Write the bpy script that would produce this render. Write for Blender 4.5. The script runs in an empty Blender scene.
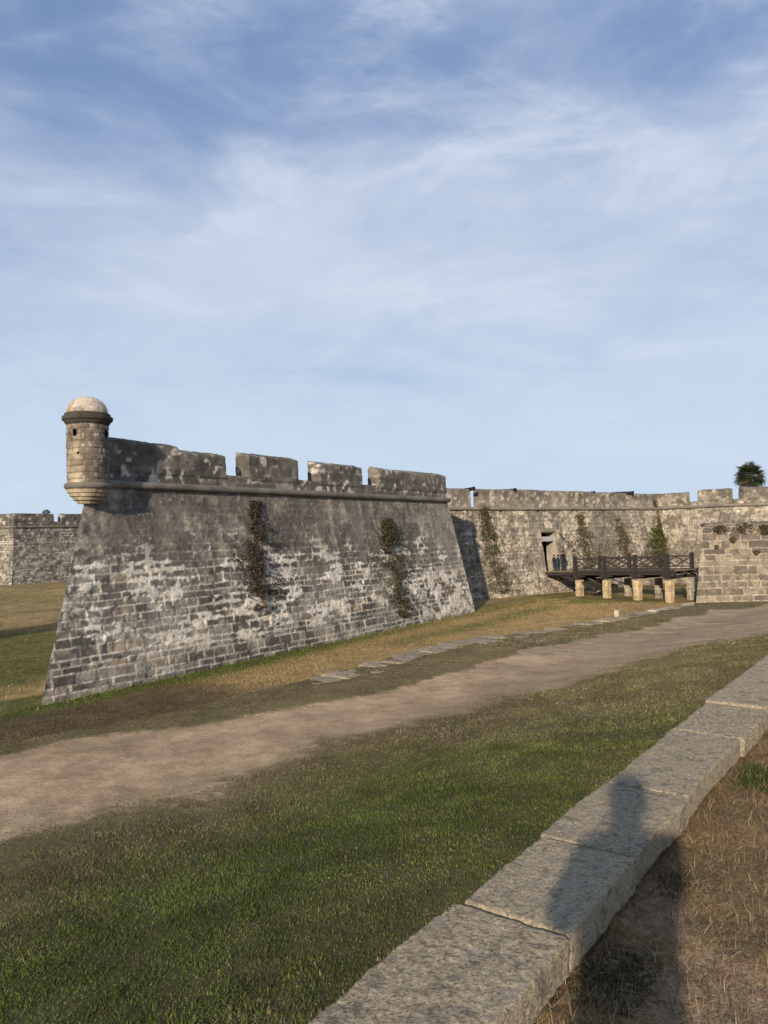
import bpy, math, random
import numpy as np
from mathutils import Matrix, Vector
random.seed(7)
rng = np.random.default_rng(7)
R = math.radians
sc = bpy.context.scene
COL = sc.collection

# ------------------------------------------------------------------ camera
cam = bpy.data.cameras.new('camera')
camo = bpy.data.objects.new('camera', cam); COL.objects.link(camo); sc.camera = camo
cam.sensor_fit = 'AUTO'; cam.sensor_width = 36.0; cam.lens = 740 / 1024 * 36
cam.clip_start = 0.05; cam.clip_end = 5000
PITCH = math.atan(21 / 740); ROLL = math.atan(0.022)
camo.matrix_world = Matrix.Translation((0, 0, 6)) @ Matrix.Rotation(R(90) + PITCH, 4, 'X') @ Matrix.Rotation(-ROLL, 4, 'Z')

# ------------------------------------------------------------------ sun and sky
SUN_AZ, SUN_EL = 198.0, 17.5          # compass-like: clockwise from +Y
sd = Vector((math.sin(R(SUN_AZ)) * math.cos(R(SUN_EL)), math.cos(R(SUN_AZ)) * math.cos(R(SUN_EL)), math.sin(R(SUN_EL))))
sl = bpy.data.lights.new('sun', 'SUN'); sl.energy = 4.7; sl.angle = R(0.8); sl.color = (1.0, 0.84, 0.65)
so = bpy.data.objects.new('sun', sl); COL.objects.link(so)
so.rotation_euler = sd.to_track_quat('Z', 'Y').to_euler(); so.location = (-30, -60, 60)

W = bpy.data.worlds.new('World'); sc.world = W; W.use_nodes = True
nt = W.node_tree; nt.nodes.clear()
def N(nt, t, **kw):
    n = nt.nodes.new(t)
    for k, v in kw.items():
        if k.startswith('i_'):
            n.inputs[k[2:]].default_value = v
        else: setattr(n, k, v)
    return n
def mathn(nt, op, a, b=None, clamp=False):
    n = nt.nodes.new('ShaderNodeMath'); n.operation = op; n.use_clamp = clamp
    for i, v in enumerate((a, b)):
        if v is None: continue
        if isinstance(v, (int, float)): n.inputs[i].default_value = v
        else: nt.links.new(v, n.inputs[i])
    return n.outputs[0]
def mixc(nt, f, a, b):
    n = nt.nodes.new('ShaderNodeMix'); n.data_type = 'RGBA'
    for i, v in ((0, f), (6, a), (7, b)):
        if isinstance(v, (int, float)): n.inputs[i].default_value = v
        elif isinstance(v, tuple): n.inputs[i].default_value = v if len(v) == 4 else (*v, 1)
        else: nt.links.new(v, n.inputs[i])
    return n.outputs[2]
def smooth(nt, v, a, b, lo=0.0, hi=1.0):
    n = nt.nodes.new('ShaderNodeMapRange'); n.interpolation_type = 'SMOOTHSTEP'
    n.inputs[1].default_value = a; n.inputs[2].default_value = b; n.inputs[3].default_value = lo; n.inputs[4].default_value = hi
    nt.links.new(v, n.inputs[0]); return n.outputs[0]
def noise(nt, vec, scale, detail=5, rough=0.55, dist=0.0):
    n = nt.nodes.new('ShaderNodeTexNoise'); n.inputs['Scale'].default_value = scale; n.inputs['Detail'].default_value = detail
    n.inputs['Roughness'].default_value = rough; n.inputs['Distortion'].default_value = dist
    nt.links.new(vec, n.inputs['Vector']); return n.outputs[0]
L = nt.links.new
sky = N(nt, 'ShaderNodeTexSky', sky_type='NISHITA', sun_disc=False, sun_elevation=R(SUN_EL), sun_rotation=R(SUN_AZ),
        altitude=0, air_density=1.0, dust_density=0.6, ozone_density=2.5)
tc = N(nt, 'ShaderNodeTexCoord'); sep = N(nt, 'ShaderNodeSeparateXYZ'); L(tc.outputs['Generated'], sep.inputs[0])
def skymap(rot, scale, loc):
    n = N(nt, 'ShaderNodeMapping'); n.inputs['Rotation'].default_value = tuple(R(x) for x in rot); n.inputs['Scale'].default_value = scale; n.inputs['Location'].default_value = loc
    L(tc.outputs['Generated'], n.inputs[0]); return n.outputs[0]
n1 = noise(nt, skymap((0, 8, 0), (1.0, 1.0, 1.7), (4.2, 0.3, 1.1)), 1.9, 5, 0.5, 0.5)
n2 = noise(nt, skymap((0, -22, 10), (1.0, 1.0, 2.6), (0.7, 2.0, 0.4)), 4.2, 9, 0.60, 0.9)
n3 = noise(nt, skymap((0, 38, 0), (0.9, 0.9, 3.0), (1.9, 0.2, 3.0)), 5.0, 9, 0.62, 0.6)
cs = mathn(nt, 'ADD', mathn(nt, 'ADD', mathn(nt, 'MULTIPLY', n1, 0.56), mathn(nt, 'MULTIPLY', n2, 0.30)), mathn(nt, 'MULTIPLY', n3, 0.20))
veil = smooth(nt, sep.outputs[2], 0.56, 0.30, -0.03, 0.17)
low = smooth(nt, sep.outputs[2], 0.26, 0.03, 0.0, 0.14)
cs = mathn(nt, 'ADD', mathn(nt, 'ADD', cs, veil), low)
mask = smooth(nt, cs, 0.38, 0.80, 0.08, 0.98)
skyb = mixc(nt, 0.62, sky.outputs[0], (1.35, 2.3, 4.6))
skyb = mixc(nt, smooth(nt, sep.outputs[2], 0.52, 0.10, 0.0, 0.62), skyb, (2.9, 4.1, 6.1))
cloudc = mixc(nt, smooth(nt, sep.outputs[2], 0.34, 0.06), (4.75, 5.4, 6.6), (4.75, 5.75, 6.95))
col = mixc(nt, mask, skyb, cloudc)
wisp = mathn(nt, 'MULTIPLY', smooth(nt, mathn(nt, 'ADD', mathn(nt, 'MULTIPLY', n2, .55), mathn(nt, 'MULTIPLY', n3, .45)), .47, .70), smooth(nt, n1, .36, .60))
col = mixc(nt, mathn(nt, 'MULTIPLY', wisp, .55), col, (5.9, 6.4, 7.2))
bg = N(nt, 'ShaderNodeBackground'); bg.inputs[1].default_value = 0.100; L(col, bg.inputs[0])
wo = N(nt, 'ShaderNodeOutputWorld'); L(bg.outputs[0], wo.inputs[0])
sc.view_settings.view_transform = 'Standard'; sc.view_settings.look = 'None'; sc.view_settings.gamma = 1
sc.view_settings.use_curve_mapping = False
sc.view_settings.exposure = 0.30

# ------------------------------------------------------------------ numpy noise
def _h(ix, iy, iz, seed):
    n = (ix.astype(np.int64) * 374761393 + iy.astype(np.int64) * 668265263 + iz.astype(np.int64) * 1440662683 + seed * 974711) & 0xFFFFFFFF
    n = ((n ^ (n >> 13)) * 1274126177) & 0xFFFFFFFF
    n = ((n ^ (n >> 15)) * 2246822519) & 0xFFFFFFFF
    return ((n ^ (n >> 16)) & 0xFFFFFF) / float(0xFFFFFF)
def vn(x, y, z=None, seed=0):
    x = np.asarray(x, float); y = np.asarray(y, float)
    ix, iy = np.floor(x), np.floor(y); fx, fy = x - ix, y - iy
    fx = fx * fx * (3 - 2 * fx); fy = fy * fy * (3 - 2 * fy)
    def lay(iz):
        a = _h(ix, iy, iz, seed); b = _h(ix + 1, iy, iz, seed); c = _h(ix, iy + 1, iz, seed); d = _h(ix + 1, iy + 1, iz, seed)
        return (a * (1 - fx) + b * fx) * (1 - fy) + (c * (1 - fx) + d * fx) * fy
    if z is None: return lay(np.zeros_like(ix))
    z = np.asarray(z, float); iz = np.floor(z); fz = z - iz; fz = fz * fz * (3 - 2 * fz)
    return lay(iz) * (1 - fz) + lay(iz + 1) * fz
def fbm(x, y, z=None, o=4, seed=0, g=0.5):
    s = 0; a = 1; t = 0
    for i in range(o):
        k = 2.03 ** i
        s = s + a * vn(np.asarray(x) * k + 17.3 * i, np.asarray(y) * k - 9.1 * i, None if z is None else np.asarray(z) * k + 3.7 * i, seed + i)
        t += a; a *= g
    return s / t
def ss(x, a, b):
    t = np.clip((np.asarray(x, float) - a) / (b - a), 0, 1); return t * t * (3 - 2 * t)

# ------------------------------------------------------------------ object helpers
def mk(name, V, F, mat, parent=None, col=None, smooth=False):
    V = np.asarray(V, np.float32).reshape(-1, 3)
    me = bpy.data.meshes.new(name)
    fl = [np.asarray(f, np.int32) for f in (F if isinstance(F, list) else [F]) if len(f)]
    tot = np.concatenate([np.full(len(f), f.shape[1], np.int32) for f in fl]); idx = np.concatenate([f.ravel() for f in fl])
    st = np.concatenate([[0], np.cumsum(tot)[:-1]]).astype(np.int32)
    me.vertices.add(len(V)); me.vertices.foreach_set('co', V.ravel())
    me.loops.add(len(idx)); me.loops.foreach_set('vertex_index', idx)
    me.polygons.add(len(tot)); me.polygons.foreach_set('loop_start', st)
    me.update(calc_edges=True)
    me.polygons.foreach_set('use_smooth', np.full(len(tot), smooth))
    if col is not None:
        at = me.color_attributes.new('Col', 'FLOAT_COLOR', 'POINT'); at.data.foreach_set('color', np.asarray(col, np.float32).ravel())
    if mat is not None: me.materials.append(mat)
    o = bpy.data.objects.new(name, me); COL.objects.link(o)
    if parent is not None: adopt(o, parent)
    return o
def adopt(o, parent):
    o.parent = parent
    p = parent; M = Matrix.Identity(4); ch = []
    while p is not None: ch.append(p); p = p.parent
    for p in reversed(ch): M = M @ p.matrix_parent_inverse @ p.matrix_basis
    o.matrix_parent_inverse = M.inverted()
def thing(name, label, cat, loc=(0, 0, 0), group=None):
    o = bpy.data.objects.new(name, None); COL.objects.link(o); o.location = loc; o.empty_display_size = 0.5
    return tag(o, label, cat, group)
def tag(o, label, cat, group=None):
    o['label'] = label; o['category'] = cat
    if group: o['group'] = group
    return o
def kind(o, k): o['kind'] = k; return o
class G:                                            # collects geometry that becomes ONE mesh
    def __init__(s): s.V = []; s.Q = []; s.T = []; s.C = []; s.n = 0
    def add(s, V, Q=None, T=None, C=None):
        V = np.asarray(V, float).reshape(-1, 3)
        if Q is not None and len(Q): s.Q.append(np.asarray(Q, np.int64) + s.n)
        if T is not None and len(T): s.T.append(np.asarray(T, np.int64) + s.n)
        s.V.append(V); s.n += len(V)
        if C is None: C = np.tile([0.5, 0, 0, 0.5], (len(V), 1))
        s.C.append(np.asarray(C, float).reshape(-1, 4)); return s
    def build(s, name, mat, parent=None, smooth=False):
        F = []
        if s.Q: F.append(np.concatenate(s.Q))
        if s.T: F.append(np.concatenate(s.T))
        return mk(name, np.concatenate(s.V), F, mat, parent, np.concatenate(s.C), smooth)
def gq(ny, nx):                                     # quads of a grid, row-major
    i = np.arange(ny - 1)[:, None] * nx + np.arange(nx - 1)[None, :]
    i = i.ravel(); return np.stack([i, i + 1, i + nx + 1, i + nx], 1)
def v2(x, y, z=0.0): return np.array([x, y, z], float)

# ------------------------------------------------------------------ materials
def newmat(name):
    m = bpy.data.materials.new(name); m.use_nodes = True; nt = m.node_tree; nt.nodes.clear()
    out = N(nt, 'ShaderNodeOutputMaterial'); b = N(nt, 'ShaderNodeBsdfPrincipled'); nt.links.new(b.outputs[0], out.inputs[0])
    b.inputs['Roughness'].default_value = 0.9; b.inputs['Specular IOR Level'].default_value = 0.2
    return m, nt, b
def bump(nt, b, h, strength, dist, prev=None):
    n = N(nt, 'ShaderNodeBump'); n.inputs['Strength'].default_value = strength; n.inputs['Distance'].default_value = dist
    nt.links.new(h, n.inputs['Height'])
    if prev is not None: nt.links.new(prev, n.inputs['Normal'])
    nt.links.new(n.outputs[0], b.inputs['Normal']); return n.outputs[0]
def objco(nt): return N(nt, 'ShaderNodeTexCoord').outputs['Object']
def attr(nt):
    a = N(nt, 'ShaderNodeAttribute', attribute_name='Col'); s = N(nt, 'ShaderNodeSeparateColor'); nt.links.new(a.outputs['Color'], s.inputs[0])
    return s.outputs[0], s.outputs[1], s.outputs[2], a.outputs['Alpha']
def stone_mat(name, ca, cb, warm, dark, mortar, grain=9.0, b1=0.05, b2=0.02):
    m, nt, b = newmat(name); co = objco(nt); t, mo, dk, wm = attr(nt)
    c = mixc(nt, t, ca, cb); c = mixc(nt, wm, c, warm)
    f1 = noise(nt, co, grain, 6, 0.65, 0.3); f2 = noise(nt, co, 1.3, 5, 0.6); f3 = noise(nt, co, grain * 4, 3, 0.6)
    dd = mathn(nt, 'MULTIPLY', dk, smooth(nt, f1, 0.25, 0.62, 0.55, 1.0), True)
    c = mixc(nt, dd, c, dark)
    mm = mathn(nt, 'MULTIPLY', mo, smooth(nt, f1, 0.22, 0.5, 0.55, 1.0), True)
    c = mixc(nt, mm, c, mortar)
    g = smooth(nt, mathn(nt, 'ADD', mathn(nt, 'MULTIPLY', f1, 0.6), mathn(nt, 'MULTIPLY', f3, 0.4)), 0.30, 0.70, 0.55, 1.35)
    g2 = smooth(nt, f2, 0.3, 0.7, 0.8, 1.2)
    mul = N(nt, 'ShaderNodeVectorMath', operation='SCALE'); nt.links.new(c, mul.inputs[0]); nt.links.new(mathn(nt, 'MULTIPLY', g, g2), mul.inputs['Scale'])
    nt.links.new(mul.outputs[0], b.inputs['Base Color'])
    n = bump(nt, b, f1, 0.8, b1); bump(nt, b, f3, 0.7, b2, n)
    b.inputs['Roughness'].default_value = 0.95
    return m
M_bast = stone_mat('dark_coquina', (.19, .175, .15), (.38, .35, .295), (.44, .35, .24), (.060, .056, .051), (.76, .71, .61))
M_curt = stone_mat('warm_coquina', (.26, .23, .182), (.40, .355, .285), (.46, .39, .29), (.095, .084, .072), (.68, .62, .51))
M_rav = stone_mat('ravelin_coquina', (.165, .144, .114), (.28, .243, .192), (.36, .29, .19), (.08, .072, .06), (.52, .46, .36))
M_sent = stone_mat('sentry_coquina', (.28, .235, .18), (.40, .345, .265), (.50, .39, .26), (.06, .053, .046), (.70, .64, .56), 11)
M_dome = stone_mat('dome_plaster', (.38, .335, .28), (.50, .455, .39), (.30, .21, .11), (.05, .045, .04), (.60, .54, .46), 7, .02, .01)
M_corn = stone_mat('blackened_cornice', (.085, .076, .066), (.14, .125, .105), (.2, .16, .11), (.026, .023, .02), (.3, .27, .22))
M_pier = stone_mat('pier_coquina', (.44, .33, .185), (.57, .44, .265), (.55, .42, .27), (.12, .1, .08), (.62, .56, .45))

def coping_mat():
    m, nt, b = newmat('rough_coquina_coping'); co = objco(nt); t, mo, dk, wm = attr(nt)
    mpn = N(nt, 'ShaderNodeMapping'); mpn.inputs['Rotation'].default_value = (0, 0, R(-54)); mpn.inputs['Scale'].default_value = (.55, 1, 1.2); nt.links.new(co, mpn.inputs[0]); cm = mpn.outputs[0]
    a = noise(nt, cm, 75, 8, 0.75, 0.4); f = noise(nt, co, 190, 4, 0.75); l = noise(nt, co, 5.5, 6, 0.7); p = noise(nt, cm, 150, 4, 0.65, 0.6)
    c = mixc(nt, t, (.32, .25, .152), (.56, .465, .305)); c = mixc(nt, mathn(nt, 'MULTIPLY', wm, smooth(nt, l, .35, .65), True), c, (.50, .40, .24))
    c = mixc(nt, smooth(nt, a, .60, .40), (.74, .625, .44), c)
    c = mixc(nt, smooth(nt, a, .45, .35, 0, .9), c, (.10, .085, .068))
    c = mixc(nt, smooth(nt, p, .40, .32, 0, .9), c, (.06, .052, .043)); l2 = noise(nt, co, 11, 5, .65, .5); c = mixc(nt, smooth(nt, l2, .50, .64, 0, .60), c, (.16, .14, .11)); c = mixc(nt, smooth(nt, l, .56, .66, 0, .45), c, (.62, .56, .45)); c = mixc(nt, smooth(nt, l, .42, .34, 0, .5), c, (.20, .175, .14))
    c = mixc(nt, smooth(nt, p, .58, .66, 0, .8), c, (.74, .67, .54))
    c = mixc(nt, mathn(nt, 'MULTIPLY', dk, smooth(nt, a, .3, .6, .6, 1), True), c, (.085, .08, .07))
    c = mixc(nt, mo, c, (.62, .58, .50))
    nt.links.new(c, b.inputs['Base Color'])
    n = bump(nt, b, a, 1.0, 0.03); n = bump(nt, b, p, 0.9, 0.014, n); bump(nt, b, f, 0.6, 0.006, n)
    return m
M_cop = coping_mat()
def ground_mat():
    m, nt, b = newmat('turf_and_dirt'); co = objco(nt); g, d, k, w = attr(nt)     # green, dirt, dark brown, gold
    f = noise(nt, co, 14, 6, 0.7); f2 = noise(nt, co, 55, 4, 0.7); l = noise(nt, co, 0.9, 5, 0.6); s = noise(nt, co, 3.2, 6, 0.65, .4)
    c = mixc(nt, smooth(nt, f, .3, .7), (.115, .092, .048), (.20, .165, .095))
    c = mixc(nt, w, c, mixc(nt, smooth(nt, f, .35, .65), (.28, .195, .085), (.42, .305, .15)))
    c = mixc(nt, mathn(nt, 'MULTIPLY', g, smooth(nt, s, .3, .6, .55, 1), True), c, mixc(nt, smooth(nt, f, .35, .65), (.048, .064, .016), (.096, .114, .032)))
    dirt = mixc(nt, smooth(nt, s, .3, .7), (.35, .25, .15), (.52, .385, .245)); dirt = mixc(nt, smooth(nt, f2, .52, .7, 0, .5), dirt, (.22, .175, .13))
    dirt = mixc(nt, smooth(nt, f, .56, .72, 0, .5), dirt, (.60, .475, .335))
    dm = smooth(nt, mathn(nt, 'ADD', d, mathn(nt, 'MULTIPLY', mathn(nt, 'SUBTRACT', s, .5), 0.9)), .32, .68)
    c = mixc(nt, dm, c, dirt)
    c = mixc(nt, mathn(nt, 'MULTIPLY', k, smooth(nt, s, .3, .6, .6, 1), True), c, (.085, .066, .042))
    v = N(nt, 'ShaderNodeVectorMath', operation='SCALE'); nt.links.new(c, v.inputs[0]); nt.links.new(smooth(nt, l, .3, .7, .8, 1.2), v.inputs['Scale'])
    nt.links.new(v.outputs[0], b.inputs['Base Color'])
    n = bump(nt, b, s, 0.35, 0.04); n = bump(nt, b, f, 0.7, 0.05, n); bump(nt, b, f2, 0.7, 0.015, n)
    b.inputs['Specular IOR Level'].default_value = 0.05
    return m
M_gnd = ground_mat()
def leaf_mat(name, trans=0.25, rough=0.7):
    m, nt, b = newmat(name); a = N(nt, 'ShaderNodeAttribute', attribute_name='Col')
    nt.links.new(a.outputs['Color'], b.inputs['Base Color']); b.inputs['Roughness'].default_value = rough; b.inputs['Specular IOR Level'].default_value = 0.15
    tr = N(nt, 'ShaderNodeBsdfTranslucent'); nt.links.new(a.outputs['Color'], tr.inputs[0])
    mx = N(nt, 'ShaderNodeMixShader'); mx.inputs[0].default_value = trans
    nt.links.new(b.outputs[0], mx.inputs[1]); nt.links.new(tr.outputs[0], mx.inputs[2])
    out = [n for n in nt.nodes if n.type == 'OUTPUT_MATERIAL'][0]; nt.links.new(mx.outputs[0], out.inputs[0])
    return m
M_leaf = leaf_mat('leaf'); M_blade = leaf_mat('grass_blade', 0.2, 0.8)
def plain(name, c, rough=0.8, sc_=12, var=0.35, metal=0.0):
    m, nt, b = newmat(name); co = objco(nt); f = noise(nt, co, sc_, 5, .6)
    k = tuple(x * (1 - var) for x in c); l = tuple(min(1, x * (1 + var)) for x in c)
    nt.links.new(mixc(nt, smooth(nt, f, .3, .7), k, l), b.inputs['Base Color']); b.inputs['Roughness'].default_value = rough; b.inputs['Metallic'].default_value = metal
    bump(nt, b, f, .4, .01); return m
M_wood = plain('weathered_dark_timber', (.036, .031, .028), .8, 9)
M_deck = plain('deck_planks', (.20, .15, .10), .85, 6)
M_iron = plain('black_iron', (.025, .025, .027), .55, 20, .3, .5)
M_dark = plain('interior_shade', (.05, .045, .04), .9)  # near-black colour standing in for shade inside the gate passage and turret windows
M_door = plain('gate_door_timber', (.035, .028, .022), .8)
M_lint = plain('grey_painted_board', (.36, .36, .36), .7)
M_bark = plain('palm_trunk_bark', (.16, .13, .10), .9, 8)
M_stem = plain('woody_stem', (.12, .09, .06), .9, 10)
M_skin = plain('skin', (.45, .28, .20), .6, 8, .1)

# ------------------------------------------------------------------ masonry: irregular ashlar laid out in metres
class Ashlar:
    def __init__(s, seed, hmin=.28, hmax=.46, wmin=.45, wmax=1.1, zmax=14, amax=110):
        r = np.random.default_rng(seed); hs = r.uniform(hmin, hmax, int(zmax / hmin) + 2); s.zc = np.concatenate([[-1.0], -1.0 + np.cumsum(hs)])
        s.rows = [np.concatenate([[-40.0], -40 + np.cumsum(r.uniform(wmin, wmax, int((amax + 40) / wmin)))]) for _ in s.zc]; s.seed = seed
    def __call__(s, a, z, wob=0.05):
        a = a + wob * 2 * (fbm(a * .9, z * .9, o=3, seed=s.seed + 5) - .5) + .035 * (fbm(a * 5, z * 5, o=2, seed=s.seed + 9) - .5)
        z = z + wob * 2 * (fbm(a * .7, z * .7, o=3, seed=s.seed + 6) - .5) + .035 * (fbm(a * 5, z * 5, o=2, seed=s.seed + 8) - .5)
        ri = np.clip(np.searchsorted(s.zc, z) - 1, 0, len(s.zc) - 2)
        dz = np.minimum(z - s.zc[ri], s.zc[ri + 1] - z)
        ci = np.zeros_like(ri); da = np.zeros_like(a)
        for r in np.unique(ri):
            mk_ = ri == r; e = s.rows[r]; c = np.clip(np.searchsorted(e, a[mk_]) - 1, 0, len(e) - 2); ci[mk_] = c
            da[mk_] = np.minimum(a[mk_] - e[c], e[c + 1] - a[mk_])
        dj = np.minimum(dz, da)
        return dj, _h(ri, ci, ri * 0, s.seed + 31), _h(ri, ci, ri * 0, s.seed + 77)

def look_near(a, z, ash, Ltot):                     # long front face of the nearest bastion
    dj, t, h = ash(a, z)
    n1 = fbm(a * .35, z * .5, o=5, seed=3); n2 = fbm(a * 1.4, z * 1.6, o=5, seed=8, g=.6); st = fbm(a * 1.6, z * .16, o=4, seed=12); n3 = fbm(a * 3.6, z * 4.4, o=4, seed=21, g=.6)
    zz = z + 2.6 * (n1 - .5) + .05 * (a - 12) * .6
    up = ss(zz + .8 * (n2 - .5), 3.7, 6.0)
    band = ss(z, .5, 1.6) * (1 - ss(zz, 4.7, 6.6))
    nh = fbm(a * .75, z * 1.7, o=5, seed=15, g=.6); nf_ = fbm(a * 7, z * 8, o=3, seed=17, g=.6)
    wj = .020 + (.12 * ss(nh, .48, .70) + .09 * ss(n2, .55, .68)) * (.35 + .65 * band) + .06 * (n3 - .5)
    pl = (1 - ss(dj + .05 * (nf_ - .5), wj * .55, wj)) * band * ss(nh + .4 * (n3 - .5), .47, .60)
    right = ss(a, 24, 29) * (1 - ss(z, 2.4, 3.8)); pl = np.maximum(pl, .9 * right * ss(n2 + .2 * (n3 - .5), .46, .56))
    pl = np.maximum(pl, band * ss(nh + .5 * (n2 - .5) + .3 * (nf_ - .5), .68, .74))
    jt = np.exp(-(dj / .030) ** 2) * (1 - .86 * up) * ss(n3 + .4 * (n2 - .4), .30, .50)
    mo = np.clip(np.maximum(pl * .78, jt * .72), 0, 1)
    mo = np.maximum(mo, .16 * ss(n1, .5, .7) * (1 - up)); mo = np.maximum(mo, .42 * (1 - ss(a, .5, 3.6 + 3 * n1)) * ss(z, 2.0, 3.2) * ss(n3, .35, .6))
    wht = ss(n3 + .5 * (nf_ - .5), .72, .80) * up * .3 + .10 * up * ss(st, .5, .68); mo = np.maximum(mo, wht)
    bl = ss(h, .45, .95) * (1 - up) * (1 - pl)
    dk = np.clip(up * (.26 + 2.1 * (st - .45) + 1.8 * (n2 - .5) + .35 * ss(n1, .42, .6)) + .95 * bl + .60 * ss(n2, .54, .38) * (1 - up) + .30 + .9 * (nf_ - .5), 0, .95) * (1 - .9 * pl)
    dk = dk * (1 - .40 * ss(a, 27, 33))
    t = t * (1 - .7 * up) + .35 * up
    wm = np.clip(.14 + .5 * (h < .05) + .35 * ss(n3, .55, .75) + .25 * ss(st, .5, .65) * up, 0, 1)
    rel = (h - .5) * .045 * (1 - up) - .03 * np.exp(-(dj / .028) ** 2) * (1 - up) * (1 - pl) + .012 * pl + .05 * (n2 - .5) + .04 * (n3 - .5) + .03 * (nf_ - .5)
    return t, mo, dk, wm, rel
def look_curt(a, z, ash, Ltot):                     # lit curtain: warm stone with grey stained panels
    dj, t, h = ash(a, z)
    n1 = fbm(a * .28, z * .16, o=4, seed=33); n2 = fbm(a * 1.3, z * 1.7, o=5, seed=38, g=.6); n3 = fbm(a * 3.2, z * 4, o=4, seed=41, g=.6); st = fbm(a * 1.1, z * .14, o=4, seed=44)
    nf_ = fbm(a * 7, z * 8, o=3, seed=47, g=.6); nh = fbm(a * .6, z * 2.6, o=4, seed=48, g=.6)
    pan = ss(n1 + .25 * (n2 - .5), .47, .53) * ss(z, 1.5, 3.2)
    dk = np.clip(.80 * pan + .85 * ss(n2 + .3 * (n3 - .5), .55, .64) + .5 * ss(st, .52, .66) + .55 * ss(h, .6, .95) * (1 - pan) + .4 * (nf_ - .5), 0, .92)
    pit = ss(nf_ + .5 * (n2 - .5), .33, .25) + ss(n3, .32, .26); pit = np.clip(pit, 0, 1); dk = np.clip(dk + .9 * pit, 0, 1)
    wj = .03 + .10 * ss(nh, .5, .68)
    mo = np.clip((1 - ss(dj + .04 * (nf_ - .5), wj * .5, wj)) * .6 * ss(n2, .32, .55) + .55 * ss(n3 + .4 * (n2 - .5), .62, .70), 0, 1) * (1 - .75 * dk)
    wm = np.clip(.15 + .5 * ss(n2, .4, .6) + .3 * (h < .25), 0, 1)
    rel = (h - .5) * .07 - .05 * np.exp(-(dj / .04) ** 2) + .10 * (n2 - .5) + .08 * (n3 - .5) - .10 * pit
    return t, mo, dk, wm, rel
def look_rav(a, z, ash, Ltot):                      # sharp pointed ashlar with pale mortar
    dj, t, h = ash(a, z, .03)
    n2 = fbm(a * 1.2, z * 1.5, o=5, seed=52, g=.6); n3 = fbm(a * 4, z * 4, o=4, seed=55)
    mo = np.exp(-(dj / .032) ** 4) * .68 * ss(n3, .28, .52)
    nf_ = fbm(a * 7, z * 8, o=3, seed=57, g=.6); dk = np.clip(.6 * (h > .72) + .9 * (nf_ - .45) + .6 * ss(n2, .47, .62) + .55 * ss(z, 5.0, 6.0), 0, .85) * (1 - mo)
    wm = .12 + .35 * ((h > .3) & (h < .5))
    rel = (h - .5) * .05 - .03 * np.exp(-(dj / .03) ** 2) + .04 * (n3 - .5)
    return t, mo, dk, wm, rel
def look_far(a, z, ash, Ltot):
    dj, t, h = ash(a, z)
    n2 = fbm(a * .8, z * 1.0, o=5, seed=62, g=.6); n3 = fbm(a * 2.6, z * 3, o=4, seed=65)
    mo = np.clip(np.exp(-(dj / .07) ** 2) * .5 * ss(n2 + .5 * (n3 - .5), .42, .58), 0, 1)
    dk = np.clip(.75 * ss(n2, .36, .54) + .6 * (h > .55) + .35 * ss(z, 5.5, 7) + .12, 0, .92) * (1 - mo)
    return t, mo, dk, .12 + 0 * t, (h - .5) * .08 - .06 * np.exp(-(dj / .05) ** 2) + .06 * (n3 - .5)

def face(g, BL, BR, TL, TR, res, look, ash, hole=None, a0=0.0, resz=None):
    """one battered wall face: a fine grid pushed out and in by its own masonry"""
    BL, BR, TL, TR = map(np.asarray, (BL, BR, TL, TR)); Ln = np.linalg.norm(BR - BL); Hh = np.linalg.norm(TL - BL)
    nx = max(2, int(Ln / res) + 1); ny = max(2, int(Hh / (resz or res)) + 1)
    u = np.linspace(0, 1, nx); v = np.linspace(0, 1, ny)
    if hole:
        for (x) in hole[:2]: u[np.argmin(abs(u - x))] = x
        for (x) in hole[2:]: v[np.argmin(abs(v - x))] = x
    U, Vv = np.meshgrid(u, v)
    P = ((BL * (1 - U)[..., None] + BR * U[..., None]) * (1 - Vv)[..., None] + (TL * (1 - U)[..., None] + TR * U[..., None]) * Vv[..., None])
    d = (BR - BL) / Ln; n = np.cross(d, TL - BL); n = n / np.linalg.norm(n)
    a = (P - BL) @ d + a0; z = P[..., 2]
    t, mo, dk, wm, rel = look(a.ravel(), z.ravel(), ash, Ln)
    al = (U * Ln).ravel(); ed = ss(np.minimum(al, Ln - al), 0, .12)
    chip = .10 * fbm(z.ravel() * 2.2, al * .3, o=4, seed=ash.seed + 2) * (1 - ss(np.minimum(al, Ln - al), 0, .35))
    if hole: 
        ins = np.maximum(np.maximum(hole[0] - U, U - hole[1]) * Ln, np.maximum(hole[2] - Vv, Vv - hole[3]) * Hh).ravel(); ed = ed * ss(np.abs(ins), 0, .1)
    P = P.reshape(-1, 3) + (n[None] * (rel * ed)[:, None])
    Q = gq(ny, nx)
    if hole:
        uc = ((U[:-1, :-1] + U[1:, 1:]) / 2).ravel(); vc = ((Vv[:-1, :-1] + Vv[1:, 1:]) / 2).ravel()
        Q = Q[~((uc > hole[0]) & (uc < hole[1]) & (vc > hole[2]) & (vc < hole[3]))]
    g.add(P, Q, None, np.stack([t, mo, dk, wm], 1))

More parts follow.
